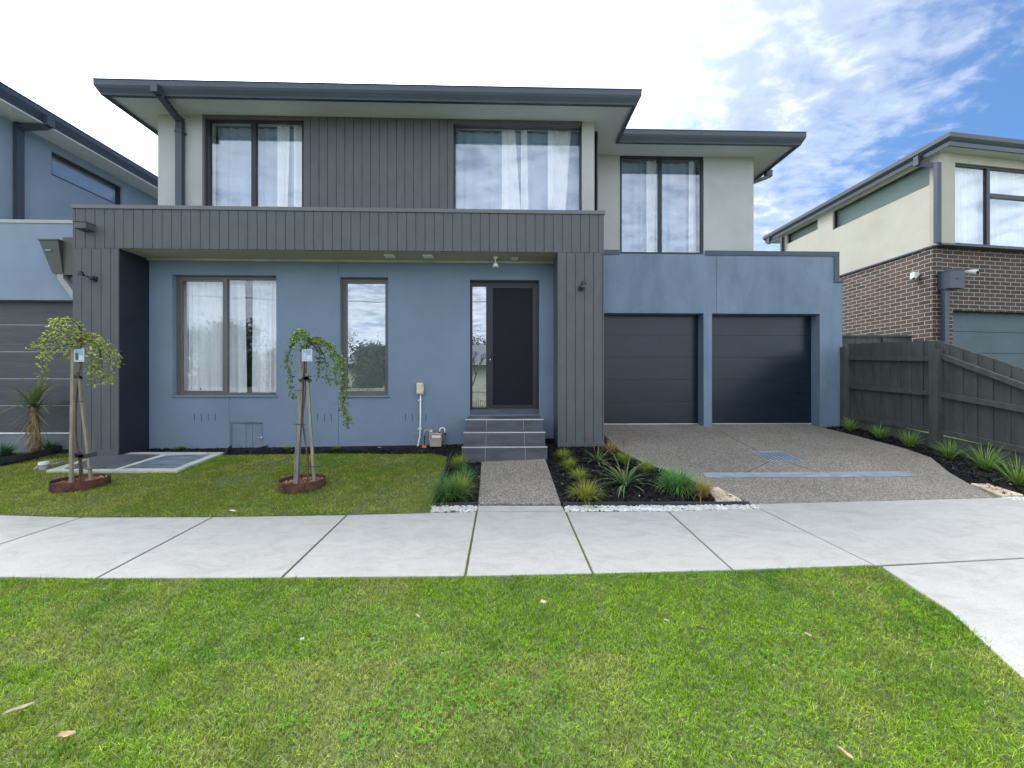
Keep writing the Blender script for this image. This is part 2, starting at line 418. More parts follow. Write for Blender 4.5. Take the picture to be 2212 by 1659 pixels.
def concrete_mat():
    m = bpy.data.materials.new('footpath_concrete'); m.use_nodes = True; t = m.node_tree
    b = t.nodes['Principled BSDF']; b.inputs['Roughness'].default_value = .85
    tcn = N('ShaderNodeTexCoord', t)
    mpn = N('ShaderNodeMapping', t); t.links.new(tcn.outputs['Object'], mpn.inputs[0]); mpn.inputs['Rotation'].default_value = (0,0,R(25)); mpn.inputs['Scale'].default_value = (1, 2.2, 1)
    a = N('ShaderNodeTexNoise', t, in_Scale=3.2, in_Detail=12.0, in_Roughness=.78, in_Distortion=.9); t.links.new(mpn.outputs[0], a.inputs['Vector'])
    c = ramp(t, a.outputs[0], [(.33, (.27,.258,.238)), (.45, (.315,.303,.282)), (.53, (.338,.326,.304)), (.66, (.362,.35,.328))])
    s = N('ShaderNodeTexNoise', t, in_Scale=220.0, in_Detail=2.0); t.links.new(tcn.outputs['Object'], s.inputs['Vector'])
    r = ramp(t, s.outputs[0], [(.28, .74), (.45, .97), (.7, 1.08)])
    mx = N('ShaderNodeMix', t, data_type='RGBA', blend_type='MULTIPLY'); mx.inputs[0].default_value = 1
    t.links.new(c, mx.inputs[6]); t.links.new(r, mx.inputs[7])
    v = N('ShaderNodeTexVoronoi', t, feature='DISTANCE_TO_EDGE', in_Scale=.9); 
    nn = N('ShaderNodeTexNoise', t, in_Scale=3.0, in_Detail=5.0); t.links.new(tcn.outputs['Object'], nn.inputs['Vector'])
    av = vmth(t, 'ADD', tcn.outputs['Object'], nn.outputs['Color']); t.links.new(av.outputs[0], v.inputs['Vector'])
    cr = ramp(t, v.outputs['Distance'], [(0.0, .80), (.006, 1.0)])
    big = N('ShaderNodeTexNoise', t, in_Scale=.7, in_Detail=2.0); t.links.new(tcn.outputs['Object'], big.inputs['Vector'])
    crf = ramp(t, big.outputs[0], [(.52, 0.0), (.6, .55)])
    mx2 = N('ShaderNodeMix', t, data_type='RGBA', blend_type='MULTIPLY'); t.links.new(crf, mx2.inputs[0])
    t.links.new(mx.outputs[2], mx2.inputs[6]); t.links.new(cr, mx2.inputs[7])
    t.links.new(mx2.outputs[2], b.inputs['Base Color'])
    bp = N('ShaderNodeBump', t, in_Strength=.35, in_Distance=.003); t.links.new(s.outputs[0], bp.inputs['Height']); t.links.new(bp.outputs[0], b.inputs['Normal'])
    return m
M_CONC = concrete_mat()
def aggregate_mat():
    m = bpy.data.materials.new('exposed_aggregate'); m.use_nodes = True; t = m.node_tree
    b = t.nodes['Principled BSDF']; b.inputs['Roughness'].default_value = .7
    tcn = N('ShaderNodeTexCoord', t)
    v = N('ShaderNodeTexVoronoi', t, in_Scale=95.0); t.links.new(tcn.outputs['Object'], v.inputs['Vector'])
    sepc = N('ShaderNodeSeparateColor', t); t.links.new(v.outputs['Color'], sepc.inputs[0])
    c = ramp(t, sepc.outputs[0], [(0.0, (.13,.11,.09)), (.3, (.20,.172,.142)), (.55, (.265,.23,.19)), (.8, (.335,.29,.24)), (1, (.46,.42,.36))])
    d = ramp(t, v.outputs['Distance'], [(.25, 1.0), (.75, .55)])
    mx = N('ShaderNodeMix', t, data_type='RGBA', blend_type='MULTIPLY'); mx.inputs[0].default_value = 1
    t.links.new(c, mx.inputs[6]); t.links.new(d, mx.inputs[7])
    a = N('ShaderNodeTexNoise', t, in_Scale=1.4, in_Detail=5.0, in_Roughness=.6); t.links.new(tcn.outputs['Object'], a.inputs['Vector'])
    r = ramp(t, a.outputs[0], [(.3, .84), (.7, 1.12)])
    mx2 = N('ShaderNodeMix', t, data_type='RGBA', blend_type='MULTIPLY'); mx2.inputs[0].default_value = 1
    t.links.new(mx.outputs[2], mx2.inputs[6]); t.links.new(r, mx2.inputs[7])
    t.links.new(mx2.outputs[2], b.inputs['Base Color'])
    bp = N('ShaderNodeBump', t, in_Strength=.6, in_Distance=.004); bp.invert = True
    t.links.new(v.outputs['Distance'], bp.inputs['Height']); t.links.new(bp.outputs[0], b.inputs['Normal'])
    return m
M_AGG = aggregate_mat()
def brick_mat():
    m = bpy.data.materials.new('dark_brick'); m.use_nodes = True; t = m.node_tree
    b = t.nodes['Principled BSDF']; b.inputs['Roughness'].default_value = .85
    tcn = N('ShaderNodeTexCoord', t); sp = N('ShaderNodeSeparateXYZ', t); t.links.new(tcn.outputs['Object'], sp.inputs[0])
    cb = N('ShaderNodeCombineXYZ', t); t.links.new(mth(t, 'SUBTRACT', sp.outputs[0], sp.outputs[1]), cb.inputs[0]); t.links.new(sp.outputs[2], cb.inputs[1])
    br = N('ShaderNodeTexBrick', t, in_Scale=1.0, in_Mortar_Size=.0065, in_Mortar_Smooth=.1, in_Bias=0.0, in_Brick_Width=.24, in_Row_Height=.086)
    br.inputs['Color1'].default_value = (.040,.028,.027,1); br.inputs['Color2'].default_value = (.085,.054,.046,1); br.inputs['Mortar'].default_value = (.36,.32,.275,1)
    t.links.new(cb.outputs[0], br.inputs['Vector'])
    n = N('ShaderNodeTexNoise', t, in_Scale=40.0, in_Detail=4.0); t.links.new(cb.outputs[0], n.inputs['Vector'])
    r = ramp(t, n.outputs[0], [(.3, .8), (.7, 1.2)])
    mx = N('ShaderNodeMix', t, data_type='RGBA', blend_type='MULTIPLY'); mx.inputs[0].default_value = 1
    t.links.new(br.outputs[0], mx.inputs[6]); t.links.new(r, mx.inputs[7]); t.links.new(mx.outputs[2], b.inputs['Base Color'])
    bp = N('ShaderNodeBump', t, in_Strength=.8, in_Distance=.006); bp.invert = True
    t.links.new(br.outputs['Fac'], bp.inputs['Height']); t.links.new(bp.outputs[0], b.inputs['Normal'])
    return m
M_BRICK = brick_mat()
# ------------------------------------------------------------------ numpy mesh builder for leaves, grass and chips
def np_mesh(name, verts, faces_idx, counts, cols, material, parent=None, org=None):
    """verts (n,3); faces_idx flat loop indices; counts per polygon; cols (n,3)"""
    if parent is not None: org = ORG[parent.name]
    if org is None: org = Vector((float(verts[:,0].mean()), float(verts[:,1].mean()), float(verts[:,2].min())))
    org = Vector(org)
    v = verts - np.array(org)
    me = bpy.data.meshes.new(name)
    me.vertices.add(len(v)); me.vertices.foreach_set('co', v.astype(np.float32).ravel())
    me.loops.add(len(faces_idx)); me.loops.foreach_set('vertex_index', faces_idx.astype(np.int32))
    me.polygons.add(len(counts))
    st = np.concatenate([[0], np.cumsum(counts)[:-1]]).astype(np.int32)
    me.polygons.foreach_set('loop_start', st); me.polygons.foreach_set('loop_total', counts.astype(np.int32))
    me.update(calc_edges=True)
    a = me.attributes.new('Col', 'FLOAT_COLOR', 'POINT')
    c4 = np.ones((len(v), 4), np.float32); c4[:, :3] = cols
    a.data.foreach_set('color', c4.ravel())
    return link_mesh(me, name, material, parent, org)
def blade_arrays(base, az, lean, length, width, curl, c0, c1, k=2, face=None):
    """curved ribbons. base (n,3); lean = start angle from vertical; curl = added angle along the blade; c0/c1 base/tip colours (n,3)"""
    n = len(base); d = np.stack([np.cos(az), np.sin(az)], 1)
    fa = az + np.pi/2 if face is None else face
    sd = np.stack([np.cos(fa), np.sin(fa), np.zeros(n)], 1)
    vs, cs = [], []
    p = base.copy()
    for i in range(k+1):
        t = i / k
        wd = width * (1 - t**1.6) * (.75 + .5*min(1, t*3) if k > 2 else 1)
        col = c0*(1-t) + c1*t
        if i < k:
            vs += [p - sd*wd[:,None]/2, p + sd*wd[:,None]/2]; cs += [col, col]
        else:
            vs += [p]; cs += [col]
        ang = lean + curl*((i+.5)/k)
        step = length / k
        p = p + np.concatenate([d*(np.sin(ang)*step)[:,None], (np.cos(ang)*step)[:,None]], 1)
    V = np.stack(vs, 1); C = np.stack(cs, 1); m = V.shape[1]
    pat = []; cnt = []
    for i in range(k-1):
        pat += [2*i, 2*i+1, 2*i+3, 2*i+2]; cnt.append(4)
    pat += [2*(k-1), 2*(k-1)+1, 2*k]; cnt.append(3)
    idx = (np.arange(n)[:,None]*m + np.array(pat)[None]).ravel()
    return V.reshape(-1,3), idx, np.tile(cnt, n), C.reshape(-1,3)
def merge(parts):
    vs, ix, ct, cs = [], [], [], []; off = 0
    for v, i, c, k in parts:
        vs.append(v); ix.append(i+off); ct.append(c); cs.append(k); off += len(v)
    return np.concatenate(vs), np.concatenate(ix), np.concatenate(ct), np.concatenate(cs)
def in_poly(x, y, poly):
    r = np.zeros(len(x), bool); n = len(poly)
    for i in range(n):
        x0, y0 = poly[i]; x1, y1 = poly[(i+1) % n]
        c = ((y0 > y) != (y1 > y)) & (x < (x1-x0)*(y-y0)/((y1-y0) if y1 != y0 else 1e-9) + x0)
        r ^= c
    return r
def vground(x, y):
    s = np.interp(x, [a for a, _ in SL], [b for _, b in SL])
    return np.where(y < 3.55, .043*(np.maximum(y, .2)-3.55), s*(np.minimum(y, 7.15)-3.55))
def vnoise(x, y, scale, seed):
    r = np.random.RandomState(seed); t = r.rand(64, 64)
    u, v = x*scale+100, y*scale+100
    i, j = np.floor(u).astype(int), np.floor(v).astype(int); fu, fv = u-i, v-j
    fu = fu*fu*(3-2*fu); fv = fv*fv*(3-2*fv)
    g = lambda a, b: t[a % 64, b % 64]
    return (g(i,j)*(1-fu)+g(i+1,j)*fu)*(1-fv) + (g(i,j+1)*(1-fu)+g(i+1,j+1)*fu)*fv
def fbm(x, y, s, seed):
    return .5*vnoise(x,y,s,seed)+.3*vnoise(x,y,s*2.3,seed+1)+.2*vnoise(x,y,s*5.1,seed+2)
# ================================================================== GROUND
xs = sorted(set([-80,-50,-30,-20,-14,-10,-8,10,14,20,30,50,80] + [round(-7+.25*i,3) for i in range(65)]))
ys = sorted(set([-80,-50,-30,-20,-14,-10,-8,-4,-1,0.2,12,16,24,40,80] + [round(.4+.2*i,3) for i in range(36)] + [3.55,7.15,8,10]))
gv = [(x, y, ground(x, y) - .012 - (.14 if y < -.9 and y > -7.9 else 0)) for y in ys for x in xs]
gf = [(j*len(xs)+i, j*len(xs)+i+1, (j+1)*len(xs)+i+1, (j+1)*len(xs)+i) for j in range(len(ys)-1) for i in range(len(xs)-1)]
M_TURF = mat('turf_soil', (.055,.052,.025), .95, .2, 40, 1, 50, bdist=.01, col2=(.10,.16,.025))
tag(MB().add(gv, gf).build('ground', M_TURF, org=(0,0,0)), kind='structure')
# footpath: bays between joints, measured in the photo
def gxy(px, py): 
    g = G(px, py); return (g[0], g[1])
def slab(mb, pts, th=.07, up=0.0):
    mb.prism(pts, lambda x, y: ground(x, y)-th, lambda x, y: ground(x, y)+up)
def shrink(pts, d):
    cx = sum(p[0] for p in pts)/len(pts); cy = sum(p[1] for p in pts)/len(pts)
    out = []
    n = len(pts)
    for i in range(n):
        p = Vector(pts[i]); a = (Vector(pts[i-1])-p).normalized(); b = (Vector(pts[(i+1) % n])-p).normalized()
        s = (a+b); 
        if s.length < .05: out.append(tuple(p)); continue
        sn = abs(a.x*b.y-a.y*b.x); out.append(tuple(p + s*(d/max(.3, sn))))
    return out
FB = [(-420,1096),(-200,1106),(0,1112),(178,1117),(460,1117),(750,1112),(1030,1105),(1220,1105),(1443,1104),(1640,1098)]
FFR = [(-900,1222),(-500,1238),(-210,1246),(205,1250),(607,1250),(1005,1246),(1282,1241),(1585,1233),(1892,1222)]
FB = [(-300,1102),(0,1112),(178,1117),(460,1117),(750,1112),(1030,1105),(1222,1105),(1443,1104),(1640,1098)]
FFR = [(-900,1225),(-480,1238),(-210,1246),(205,1250),(607,1250),(1005,1246),(1282,1241),(1585,1233),(1892,1222)]
fb = [gxy(*p) for p in FB]; ff = [gxy(*p) for p in FFR]
EXT = [((-9.0, 3.95), (-9.1, 2.95)), ((-12.0, 4.1), (-12.1, 3.1)), ((-16.0, 4.3), (-16.1, 3.3))]
mb = MB()
for i in range(len(fb)-1):
    slab(mb, shrink([fb[i], fb[i+1], ff[i+1], ff[i]][::-1], .0075))
# strip continuing the footpath at the entry path
slab(mb, shrink([gxy(1033,1092), gxy(1213,1092), (fb[6][0]-.004, fb[6][1]+.004), (fb[5][0]+.004, fb[5][1]+.004)], .003))
pa_, pb_ = fb[0], ff[0]
for qa, qb in EXT:
    slab(mb, shrink([qa, pa_, pb_, qb][::-1], .005)); pa_, pb_ = qa, qb
tag(mb.build('footpath', M_CONC, bevel=.006, org=(0,3,0)), kind='structure')
# driveway crossing
ca, cb_ = fb[8], ff[8]
bk = gxy(1630,1089); bk2 = gxy(2160,1075); bk3 = (bk2[0]+3.0, bk2[1]+.10)
jr = gxy(2212,1205); jr2 = (jr[0]+4.0, jr[1]+.05)
mb = MB()
mid = gxy(1800,1168)
slab(mb, shrink([cb_, jr, jr2, bk3, bk2, bk, ca], .004))
e1 = gxy(2212,1465)
slab(mb, shrink([(cb_[0]+.03, cb_[1]-.01), (2.42,2.0), (e1[0], e1[1]), (1.55,.2), (1.3,-.7), (7.5,-.7), (jr2[0], jr2[1]-.012), (jr[0], jr[1]-.012)], .002))
tag(mb.build('driveway_crossing', M_CONC, bevel=.006, org=(3,2,0)), kind='structure')
# exposed aggregate driveway and entry path
DL = [(1303.4,928),(1303.4,938.5),(1340.6,974.5),(1380,994.3),(1424.9,1011.7),(1474.5,1029),(1524,1051.4),(1573.7,1068.7),(1622,1089.5)]
DR = [(2150,1075),(2095,1046.8),(2050,1020.7),(2011,988.5),(1950,968),(1887,952),(1835,938),(1780,925)]
dl = [gxy(*p) for p in DL[1:]]; dr = [gxy(*p) for p in DR]
D0 = (PX(1304,5.6), 7.14); D1 = (dr[-1][0]-.05, 7.14)
drive = [D0] + [(dl[0][0], dl[0][1])] + dl[1:] + dr + [D1]
mb = MB()
mb.prism(drive, lambda x, y: ground(x, y)-.08, lambda x, y: ground(x, y)+.004)
tag(mb.build('driveway', M_AGG, bevel=.004, org=(3.5,5,0)), kind='structure')
mb = MB()
jl = [(1545,927,1640,977),(1660,999,1610,1023),(1700,999,1770,1022)]
for a, b, c, d in jl:
    p, q = Vector(G(a,b)), Vector(G(c,d))
    mb.bar(p+Vector((0,0,.0045)), q+Vector((0,0,.0045)), .008, .003)
tag(mb.build('driveway_joint', M_JOINT), kind='structure')
PA = [G(1033,1091), G(1212,1091), G(1176,988), G(1041,988)]
mb = MB(); mb.prism([(p[0], p[1]) for p in PA], lambda x, y: ground(x,y)-.08, lambda x, y: ground(x,y)+.016)
tag(mb.build('entry_path', M_AGG, bevel=.008, org=(0.2,4.3,0)), kind='structure')
# road and far verge behind the viewer
M_ASPH = mat('asphalt', (.05,.05,.052), .9, .12, 3, .8, 200, fine=.2)
tag(MB().box(-60,60,-7.6,-1.15,-.40,-.285).build('road', M_ASPH), kind='structure')
tag(MB().box(-60,60,-1.15,-.85,-.40,-.15).build('kerb', M_CONC, bevel=.02), kind='structure')
# ================================================================== MAIN HOUSE
Y1, Y2, Y4, Y6 = 5.60, 6.08, 6.95, 7.15
house = empty('house', (0, Y2, 0), 'two storey blue grey rendered house with charcoal cladding porch and double garage in the middle', 'house')
ZS = 5.33; ZG = 5.48
XL, XR = PX(341, Y2), PX(1284, Y2)
XG = PX(1306, Y1)                       # right face of the porch column
XGR = PX(1811, Y4)
XU4 = PX(1628, Y4)
zcap1 = PZ(157, 444, Y1); zcap = 3.70
zfb = PZ(256, 531.3, Y1); zpb = zfb
print('cap', zcap1, PZ(1310, 464, Y1), 'fascia bottom', zfb, PZ(1200, 549, Y1))
zfb = (zfb + PZ(1200, 549, Y1)) / 2
m2 = front(Y2)
# openings in the lower wall
def rect(x0, x1, y0, y1, Y): 
    return (PX(x0,Y), PX(x1,Y), PZ((x0+x1)/2,y1,Y), PZ((x0+x1)/2,y0,Y))
w1 = rect(372,596.7,594,854.4,Y2); w2 = rect(734.2,838.5,598.8,855,Y2); dd = rect(1015,1165,604.5,896,Y2)
hatch = rect(496,568.6,912,975,Y2)
hatch = (hatch[0], hatch[1], ground(-3.5,Y2)-.05, hatch[3])
XB0, XB1 = PX(316, Y2)-.05, XG
wall(MB(), m2, XB0, PX(1304,Y1)-.02, -.1, zfb+.25, 0, .22, [w1, w2, dd, hatch]).build('lower_wall', M_BLUE, house, weld=True)
wall(MB(), lambda u, v, w: (XG-.10+w, u, v), Y2+.22, Y4+.3, -.1, 3.5, 0, .1).build('garage_return_wall', M_BLUE, house, weld=True)
# upper walls
up1 = (PX(443,Y2), PX(657.5,Y2), 3.25, ZS-.02)
up2 = (PX(979,Y2), PX(1257,Y2), 3.25, PZ(1118,262,Y2))
up2 = (up2[0], up2[1], up2[2], ZS-.02)
wall(MB(), m2, XL, XR, 3.1, ZS+.01, .001, .22, [up1, up2]).build('upper_wall', M_CREAM, house, weld=True)
wall(MB(), lambda u, v, w: (XL+w, u, v), Y2+.22, 11, 0, ZS+.01, .001, .2).build('side_wall', M_CREAM, house, weld=True)
wall(MB(), lambda u, v, w: (XR-.2+w, u, v), Y2+.22, Y4, 3.1, ZS+.01, 0, .199).build('side_wall', M_CREAM, house, weld=True)
w3 = rect(1339,1520,335,549,Y4); 
zpar = w3[2]
wall(MB(), front(Y4), XR-.2, XU4, 3.2, ZS+.01, .002, .2, [w3]).build('upper_wall', M_CREAM, house, weld=True)
wall(MB(), lambda u, v, w: (XU4-w, u, v), Y4+.2, 11, 2.5, ZS+.01, 0, .2).build('side_wall', M_CREAM, house, weld=True)
# dark cladding between the upstairs windows
mb = MB()
cladding(mb, front(Y2-.018), PX(657.5,Y2), PX(979,Y2), 3.3, ZS-.005, off=.10)
mb.build('cladding_panel', M_CLAD, house)
MB().box(PX(439,Y2), PX(443.5,Y2), Y2-.02, Y2+.1, 3.3, ZS-.004).build('cladding_trim', M_CLAD, house)
MB().box(PX(443.5,Y2), PX(657,Y2), Y2-.016, Y2+.1, ZS-.055, ZS-.004).build('cladding_trim', M_CLAD, house)
MB().box(PX(979.5,Y2), PX(1257.5,Y2), Y2-.016, Y2+.1, ZS-.075, ZS-.004).build('cladding_trim', M_CLAD, house)
# windows ------------------------------------------------------------
rng = random.Random(5)
def pleats(mb, m, u0, u1, v0, v1, w, amp, pitch, flare=0.0, seed=0, du=0.008):
    r = random.Random(seed); n = max(4, int((u1-u0)/du)); ph = r.random()*6; cols = []
    rows = 5
    vs = []; fs = []
    pts = []
    a2 = [r.uniform(.6,1.3) for _ in range(8)]
    for i in range(n+1):
        u = u0+(u1-u0)*i/n; s = (u-u0)/pitch*2*math.pi
        q = math.sin(s+ph+1.3*math.sin(s*.37+ph))*a2[0] + .45*math.sin(s*.53*a2[1]+2*ph)
        pts.append((u, q))
    for j in range(rows+1):
        t = j/rows; v = v1+(v0-v1)*t
        for i, (u, q) in enumerate(pts):
            uu = u + flare*t*((u-u0)/(u1-u0)) 
            vs.append(m(uu, v, w + q*amp*(.55+.6*t)))
    k = n+1
    for j in range(rows):
        for i in range(n): fs.append((j*k+i, j*k+i+1, (j+1)*k+i+1, (j+1)*k+i))
    mb.add(vs, fs)
def window(parent, m, h, cols, rows=None, fw=.045, rec=.08, fd=.06, mw=.045, frame=M_FRAME, glass=M_GLASS, drapes=(), sheer=True, blind=False, label=None, sash=(), room=True, bottom=True, seed=1):
    u0, u1, v0, v1 = h
    mb = MB()
    mb.mbox(m, u0+.001, u0+fw, v0+.001, v1-.001, rec, rec+fd); mb.mbox(m, u1-fw, u1-.001, v0+.001, v1-.001, rec, rec+fd)
    mb.mbox(m, u0+fw, u1-fw, v1-fw, v1-.001, rec+.001, rec+fd); mb.mbox(m, u0+fw, u1-fw, v0+.001, v0+fw, rec+.001, rec+fd)
    us = [u0+fw] + [x for c in cols for x in (c-mw/2, c+mw/2)] + [u1-fw]
    for c in cols: mb.mbox(m, c-mw/2, c+mw/2, v0+fw, v1-fw, rec+.002, rec+fd)
    cells = [(us[2*i], us[2*i+1]) for i in range(len(cols)+1)]
    panes = []
    for i, (a, b) in enumerate(cells):
        vv = (rows or {}).get(i)
        if vv:
            mb.mbox(m, a, b, vv-mw/2, vv+mw/2, rec+.003, rec+fd); panes += [(a,b,v0+fw,vv-mw/2),(a,b,vv+mw/2,v1-fw)]
        else: panes.append((a, b, v0+fw, v1-fw))
    for i in sash:
        a, b, c, d = panes[i]; s = .028
        mb.mbox(m, a, a+s, c, d, rec+.012, rec+fd-.01); mb.mbox(m, b-s, b, c, d, rec+.012, rec+fd-.01)
        mb.mbox(m, a+s, b-s, d-s, d, rec+.013, rec+fd-.01); mb.mbox(m, a+s, b-s, c, c+s, rec+.013, rec+fd-.01)
        panes[i] = (a+s, b-s, c+s, d-s)
    wd = mb.build('window', frame, parent)
    if label: wd['label'] = label
    for a, b, c, d in panes:
        g = MB(); g.mbox(m, a-.002, b+.002, c-.002, d+.002, rec+.030, rec+.036); g.build('pane', glass, wd)
    wc = rec + fd + .10
    if sheer:
        g = MB(); pleats(g, m, u0+.02, u1-.02, v0+.03, v1-.02, wc+.06, .018, .19, seed=seed); g.build('sheer_curtain', M_SHEER, wd, smooth=True)
    for k, (a, b, fl) in enumerate(drapes):
        g = MB(); pleats(g, m, a, b, v0+.02, v1-.01, wc, .022, .10, flare=fl, seed=seed*7+k, du=.006); g.build('curtain', M_DRAPE, wd, smooth=True)
    if blind:
        g = MB(); g.mbox(m, u0+.02, u1-.02, v0+.02, v1-.01, wc-.03, wc-.027); g.build('blind', M_BLIND, wd)
    if room:
        g = MB(); q = .16; D = 1.3
        g.mbox(m, u0-.3, u1+.3, v0-.2, v1+.02, .225+D, .235+D)
        g.mbox(m, u0-.31, u0-.3, v0-.2, v1+.02, .225, .225+D); g.mbox(m, u1+.3, u1+.31, v0-.2, v1+.02, .225, .225+D)
        g.mbox(m, u0-.3, u1+.3, v0-.21, v0-.2, .225, .225+D); g.mbox(m, u0-.3, u1+.3, v1+.02, v1+.03, .225, .225+D)
        g.build('room_interior', M_ROOM, wd)
    return wd
def U(px, Y=Y2+.25): return PX(px, Y)
wd = window(house, m2, w1, [PX(489,Y2+.1)], frame=M_FRAME2, sash=(0,), sheer=False, drapes=[(U(386),U(487),0),(U(487),U(530),.03),(U(549),U(604),-.0)], seed=3, label='wide ground floor window with white curtains left of the front door')
window(house, m2, w2, [], glass=M_GLASSMID, frame=M_FRAME2, sash=(0,), sheer=False, blind=True, seed=4, label='narrow ground floor window with a plain blind')
window(house, m2, up1, [PX(550,Y2+.05)], rec=.02, glass=M_GLASSUP, drapes=[(U(604),U(632),-.05),(U(640),U(662),0)], seed=5, fw=.05, mw=.07, label='upstairs window left of the cladding panel')
window(house, m2, up2, [], rec=.02, glass=M_GLASSUP, fw=.03, drapes=[(U(1084),U(1112),.14),(U(1125),U(1138),.04),(U(1182),U(1232),-.12)], seed=6, label='large upstairs window right of the cladding panel')
window(house, front(Y4), w3, [PX(1425.5,Y4+.03)], rec=.01, glass=M_GLASSUP, fw=.04, mw=.06, drapes=[(PX(1392,7.2),PX(1413,7.2),-.04),(PX(1484,7.2),PX(1496,7.2),.05)], seed=8, label='two pane upstairs window above the garage')
for h in (w1, w2):
    MB().box(h[0]+.0, h[1]+.02, Y2-.022, Y2+.08, h[2]-.022, h[2]+.001).build('window_sill', M_BLUE, house, bevel=.003)
# window winder handle
MB().tube([(PX(437,Y2+.13),Y2+.10,w1[2]+.09),(PX(440,Y2+.13),Y2+.06,w1[2]+.12)], .006).build('window_winder', M_DARK, house)
# door -----------------------------------------------------------------
u0,u1,v0,v1 = dd; zsill = PZ(1090,884,Y2+.1)
mb = MB(); rec = .09
xm0, xm1 = PX(1050,Y2+.1), PX(1055,Y2+.1)
for a, b in ((u0+.001,u0+.03),(xm0,xm1+.01),(u1-.035,u1-.001)): mb.box(a, b, Y2+rec, Y2+rec+.09, zsill, v1-.001)
mb.box(u0+.03, xm0, Y2+rec+.001, Y2+rec+.09, v1-.07, v1-.001); mb.box(xm1+.01, u1-.035, Y2+rec+.001, Y2+rec+.09, v1-.055, v1-.001)
mb.box(u0+.03, xm0, Y2+rec+.001, Y2+rec+.09, zsill, zsill+.03)
df = mb.build('door_frame', M_FRAME, house)
MB().box(u0+.03, xm0, Y2+rec+.04, Y2+rec+.046, zsill+.03, v1-.07).build('side_light', glass_mat('side_light_glass', .30, (.25,.27,.27)), df)
MB().box(u0+.0, u1-.0, Y2+.02, Y2+.2, v0-.05, zsill).build('threshold', M_TILE, house)
mb = MB(); a, b, c, d = xm1+.012, u1-.037, zsill+.006, v1-.057; s = .062
yd = Y2+rec+.004
mb.box(a, a+s, yd, yd+.035, c, d); mb.box(b-s, b, yd, yd+.035, c, d); mb.box(a+s, b-s, yd+.001, yd+.035, d-s*.85, d); mb.box(a+s, b-s, yd+.001, yd+.035, c, c+s*.95)
door = mb.build('front_door', M_FRAME, house, bevel=.003)
MB().box(a+s, b-s, yd+.016, yd+.022, c+s*.95, d-s*.85).build('screen_mesh', M_SCREEN, door)
MB().box(a+.005, b-.005, yd+.05, yd+.08, c, d).build('inner_door', M_DARK, door)
hx, hz = PX(1059,Y2+.1), PZ(1059,768,Y2+.1)
mb = MB(); mb.box(hx-.013, hx+.013, yd-.010, yd, hz-.11, hz+.06); mb.tube([(hx,yd-.01,hz+.0),(hx,yd-.045,hz),(hx+.11,yd-.045,hz)], .008)
mb.build('handle', M_DARK, door)
MB().cyl((hx,yd-.018,hz-.065), .009, .009, .012, 12, 'y').build('lock', M_ALU, door)
# hatch -----------------------------------------------------------------
a,b,c,d = hatch; hb = MB()
hb.box(a+.001,a+.02,Y2+.01,Y2+.06,c,d-.001); hb.box(b-.02,b-.001,Y2+.01,Y2+.06,c,d-.001); hb.box(a+.02,b-.02,Y2+.011,Y2+.06,d-.022,d-.001)
e = [a+.022, a+.022+(b-a-.044)*.46, a+.022+(b-a-.044)*.67, b-.022]
for p, q in zip(e, e[1:]): hb.box(p+.002, q-.002, Y2+.02, Y2+.04, c, d-.026)
ho = hb.build('access_hatch', mat('hatch_paint', (.145,.19,.255), .7, .05, 3), house, bevel=.002)
MB().box(a,b,Y2+.06,Y2+.08,c,d).build('hatch_backing', M_JOINT, ho)
lz = PZ(562,945,Y2)
mb = MB(); mb.tube([(b-.075,Y2-.0,lz),(b-.005,Y2-.0,lz)], .006); mb.cyl((b-.06,Y2-.014,lz-.006),.011,.011,.012,10,'z'); mb.box(b-.035,b-.015,Y2-.008,Y2+.02,lz-.014,lz+.014)
mb.build('latch', M_ALU, ho)
# weep vents and control joints
for px in (420,435,450,465, 671,686,701,715.6, 876,890.6,905,920):
    x = PX(px,Y2); MB().box(x-.004,x+.004,Y2-.0015,Y2+.01,PZ(px,909,Y2),PZ(px,894,Y2)).build('weep_vent', M_DARK, house)
for px, y0, y1 in ((495,855,911),(731,858,966),(731,562,598)):
    x = PX(px,Y2); MB().box(x-.0025,x+.0025,Y2-.0012,Y2+.01,PZ(px,y1,Y2),PZ(px,y0,Y2)).build('control_joint', M_JOINT, house)
# porch: beam, columns, soffit --------------------------------------------
xc0, xc1, xc2, xc3 = PX(157,Y1), PX(255.7,Y1), PX(1205,Y1), PX(1304.5,Y1)
m1 = front(Y1)
beam = MB(); beam.box(xc0, xc3, Y1+.016, Y2+.0, zfb, zcap-.055); beam.build('porch_beam', M_PSOFFIT, house)
mb = MB(); cladding(mb, m1, xc0, xc3, zfb-.001, zcap-.055, off=.04); 
mb.build('beam_cladding', M_CLADF, house)
MB().box(xc0-.001, xc0+.016, Y1+.016, Y2, zfb, zcap-.055).build('beam_end', M_CLAD, house)
MB().box(xc3-.016, xc3+.001, Y1+.017, Y2, zfb, zcap-.055).build('beam_end', M_CLAD, house)
MB().box(xc0-.012, xc3+.014, Y1-.014, Y2+.0, zcap-.055, zcap).build('parapet_cap', M_CAP, house, bevel=.003)
for a, b, pl, nm in ((xc0, xc1, PZ(200,972,Y1), 'left'), (xc2, xc3, PZ(1250,956,Y1), 'right')):
    g = ground((a+b)/2, Y1)
    mb = MB(); cladding(mb, m1, a, b, pl, zfb-.012, off=.125)
    mb.box(a, b, Y1+.004, Y1+.016, zfb-.012, zfb-.0)
    c = mb.build('porch_column', M_CLAD, house)
    MB().box(a-.004, b+.004, Y1-.012, Y1+.012, g-.1, pl).build('plinth', M_CLAD, c, bevel=.003)
    MB().box(a+.001, b-.001, Y1+.016, Y2-.001, g-.1, zfb-.004).build('side_panel', M_REVEAL if nm == 'left' else M_CLAD, c)
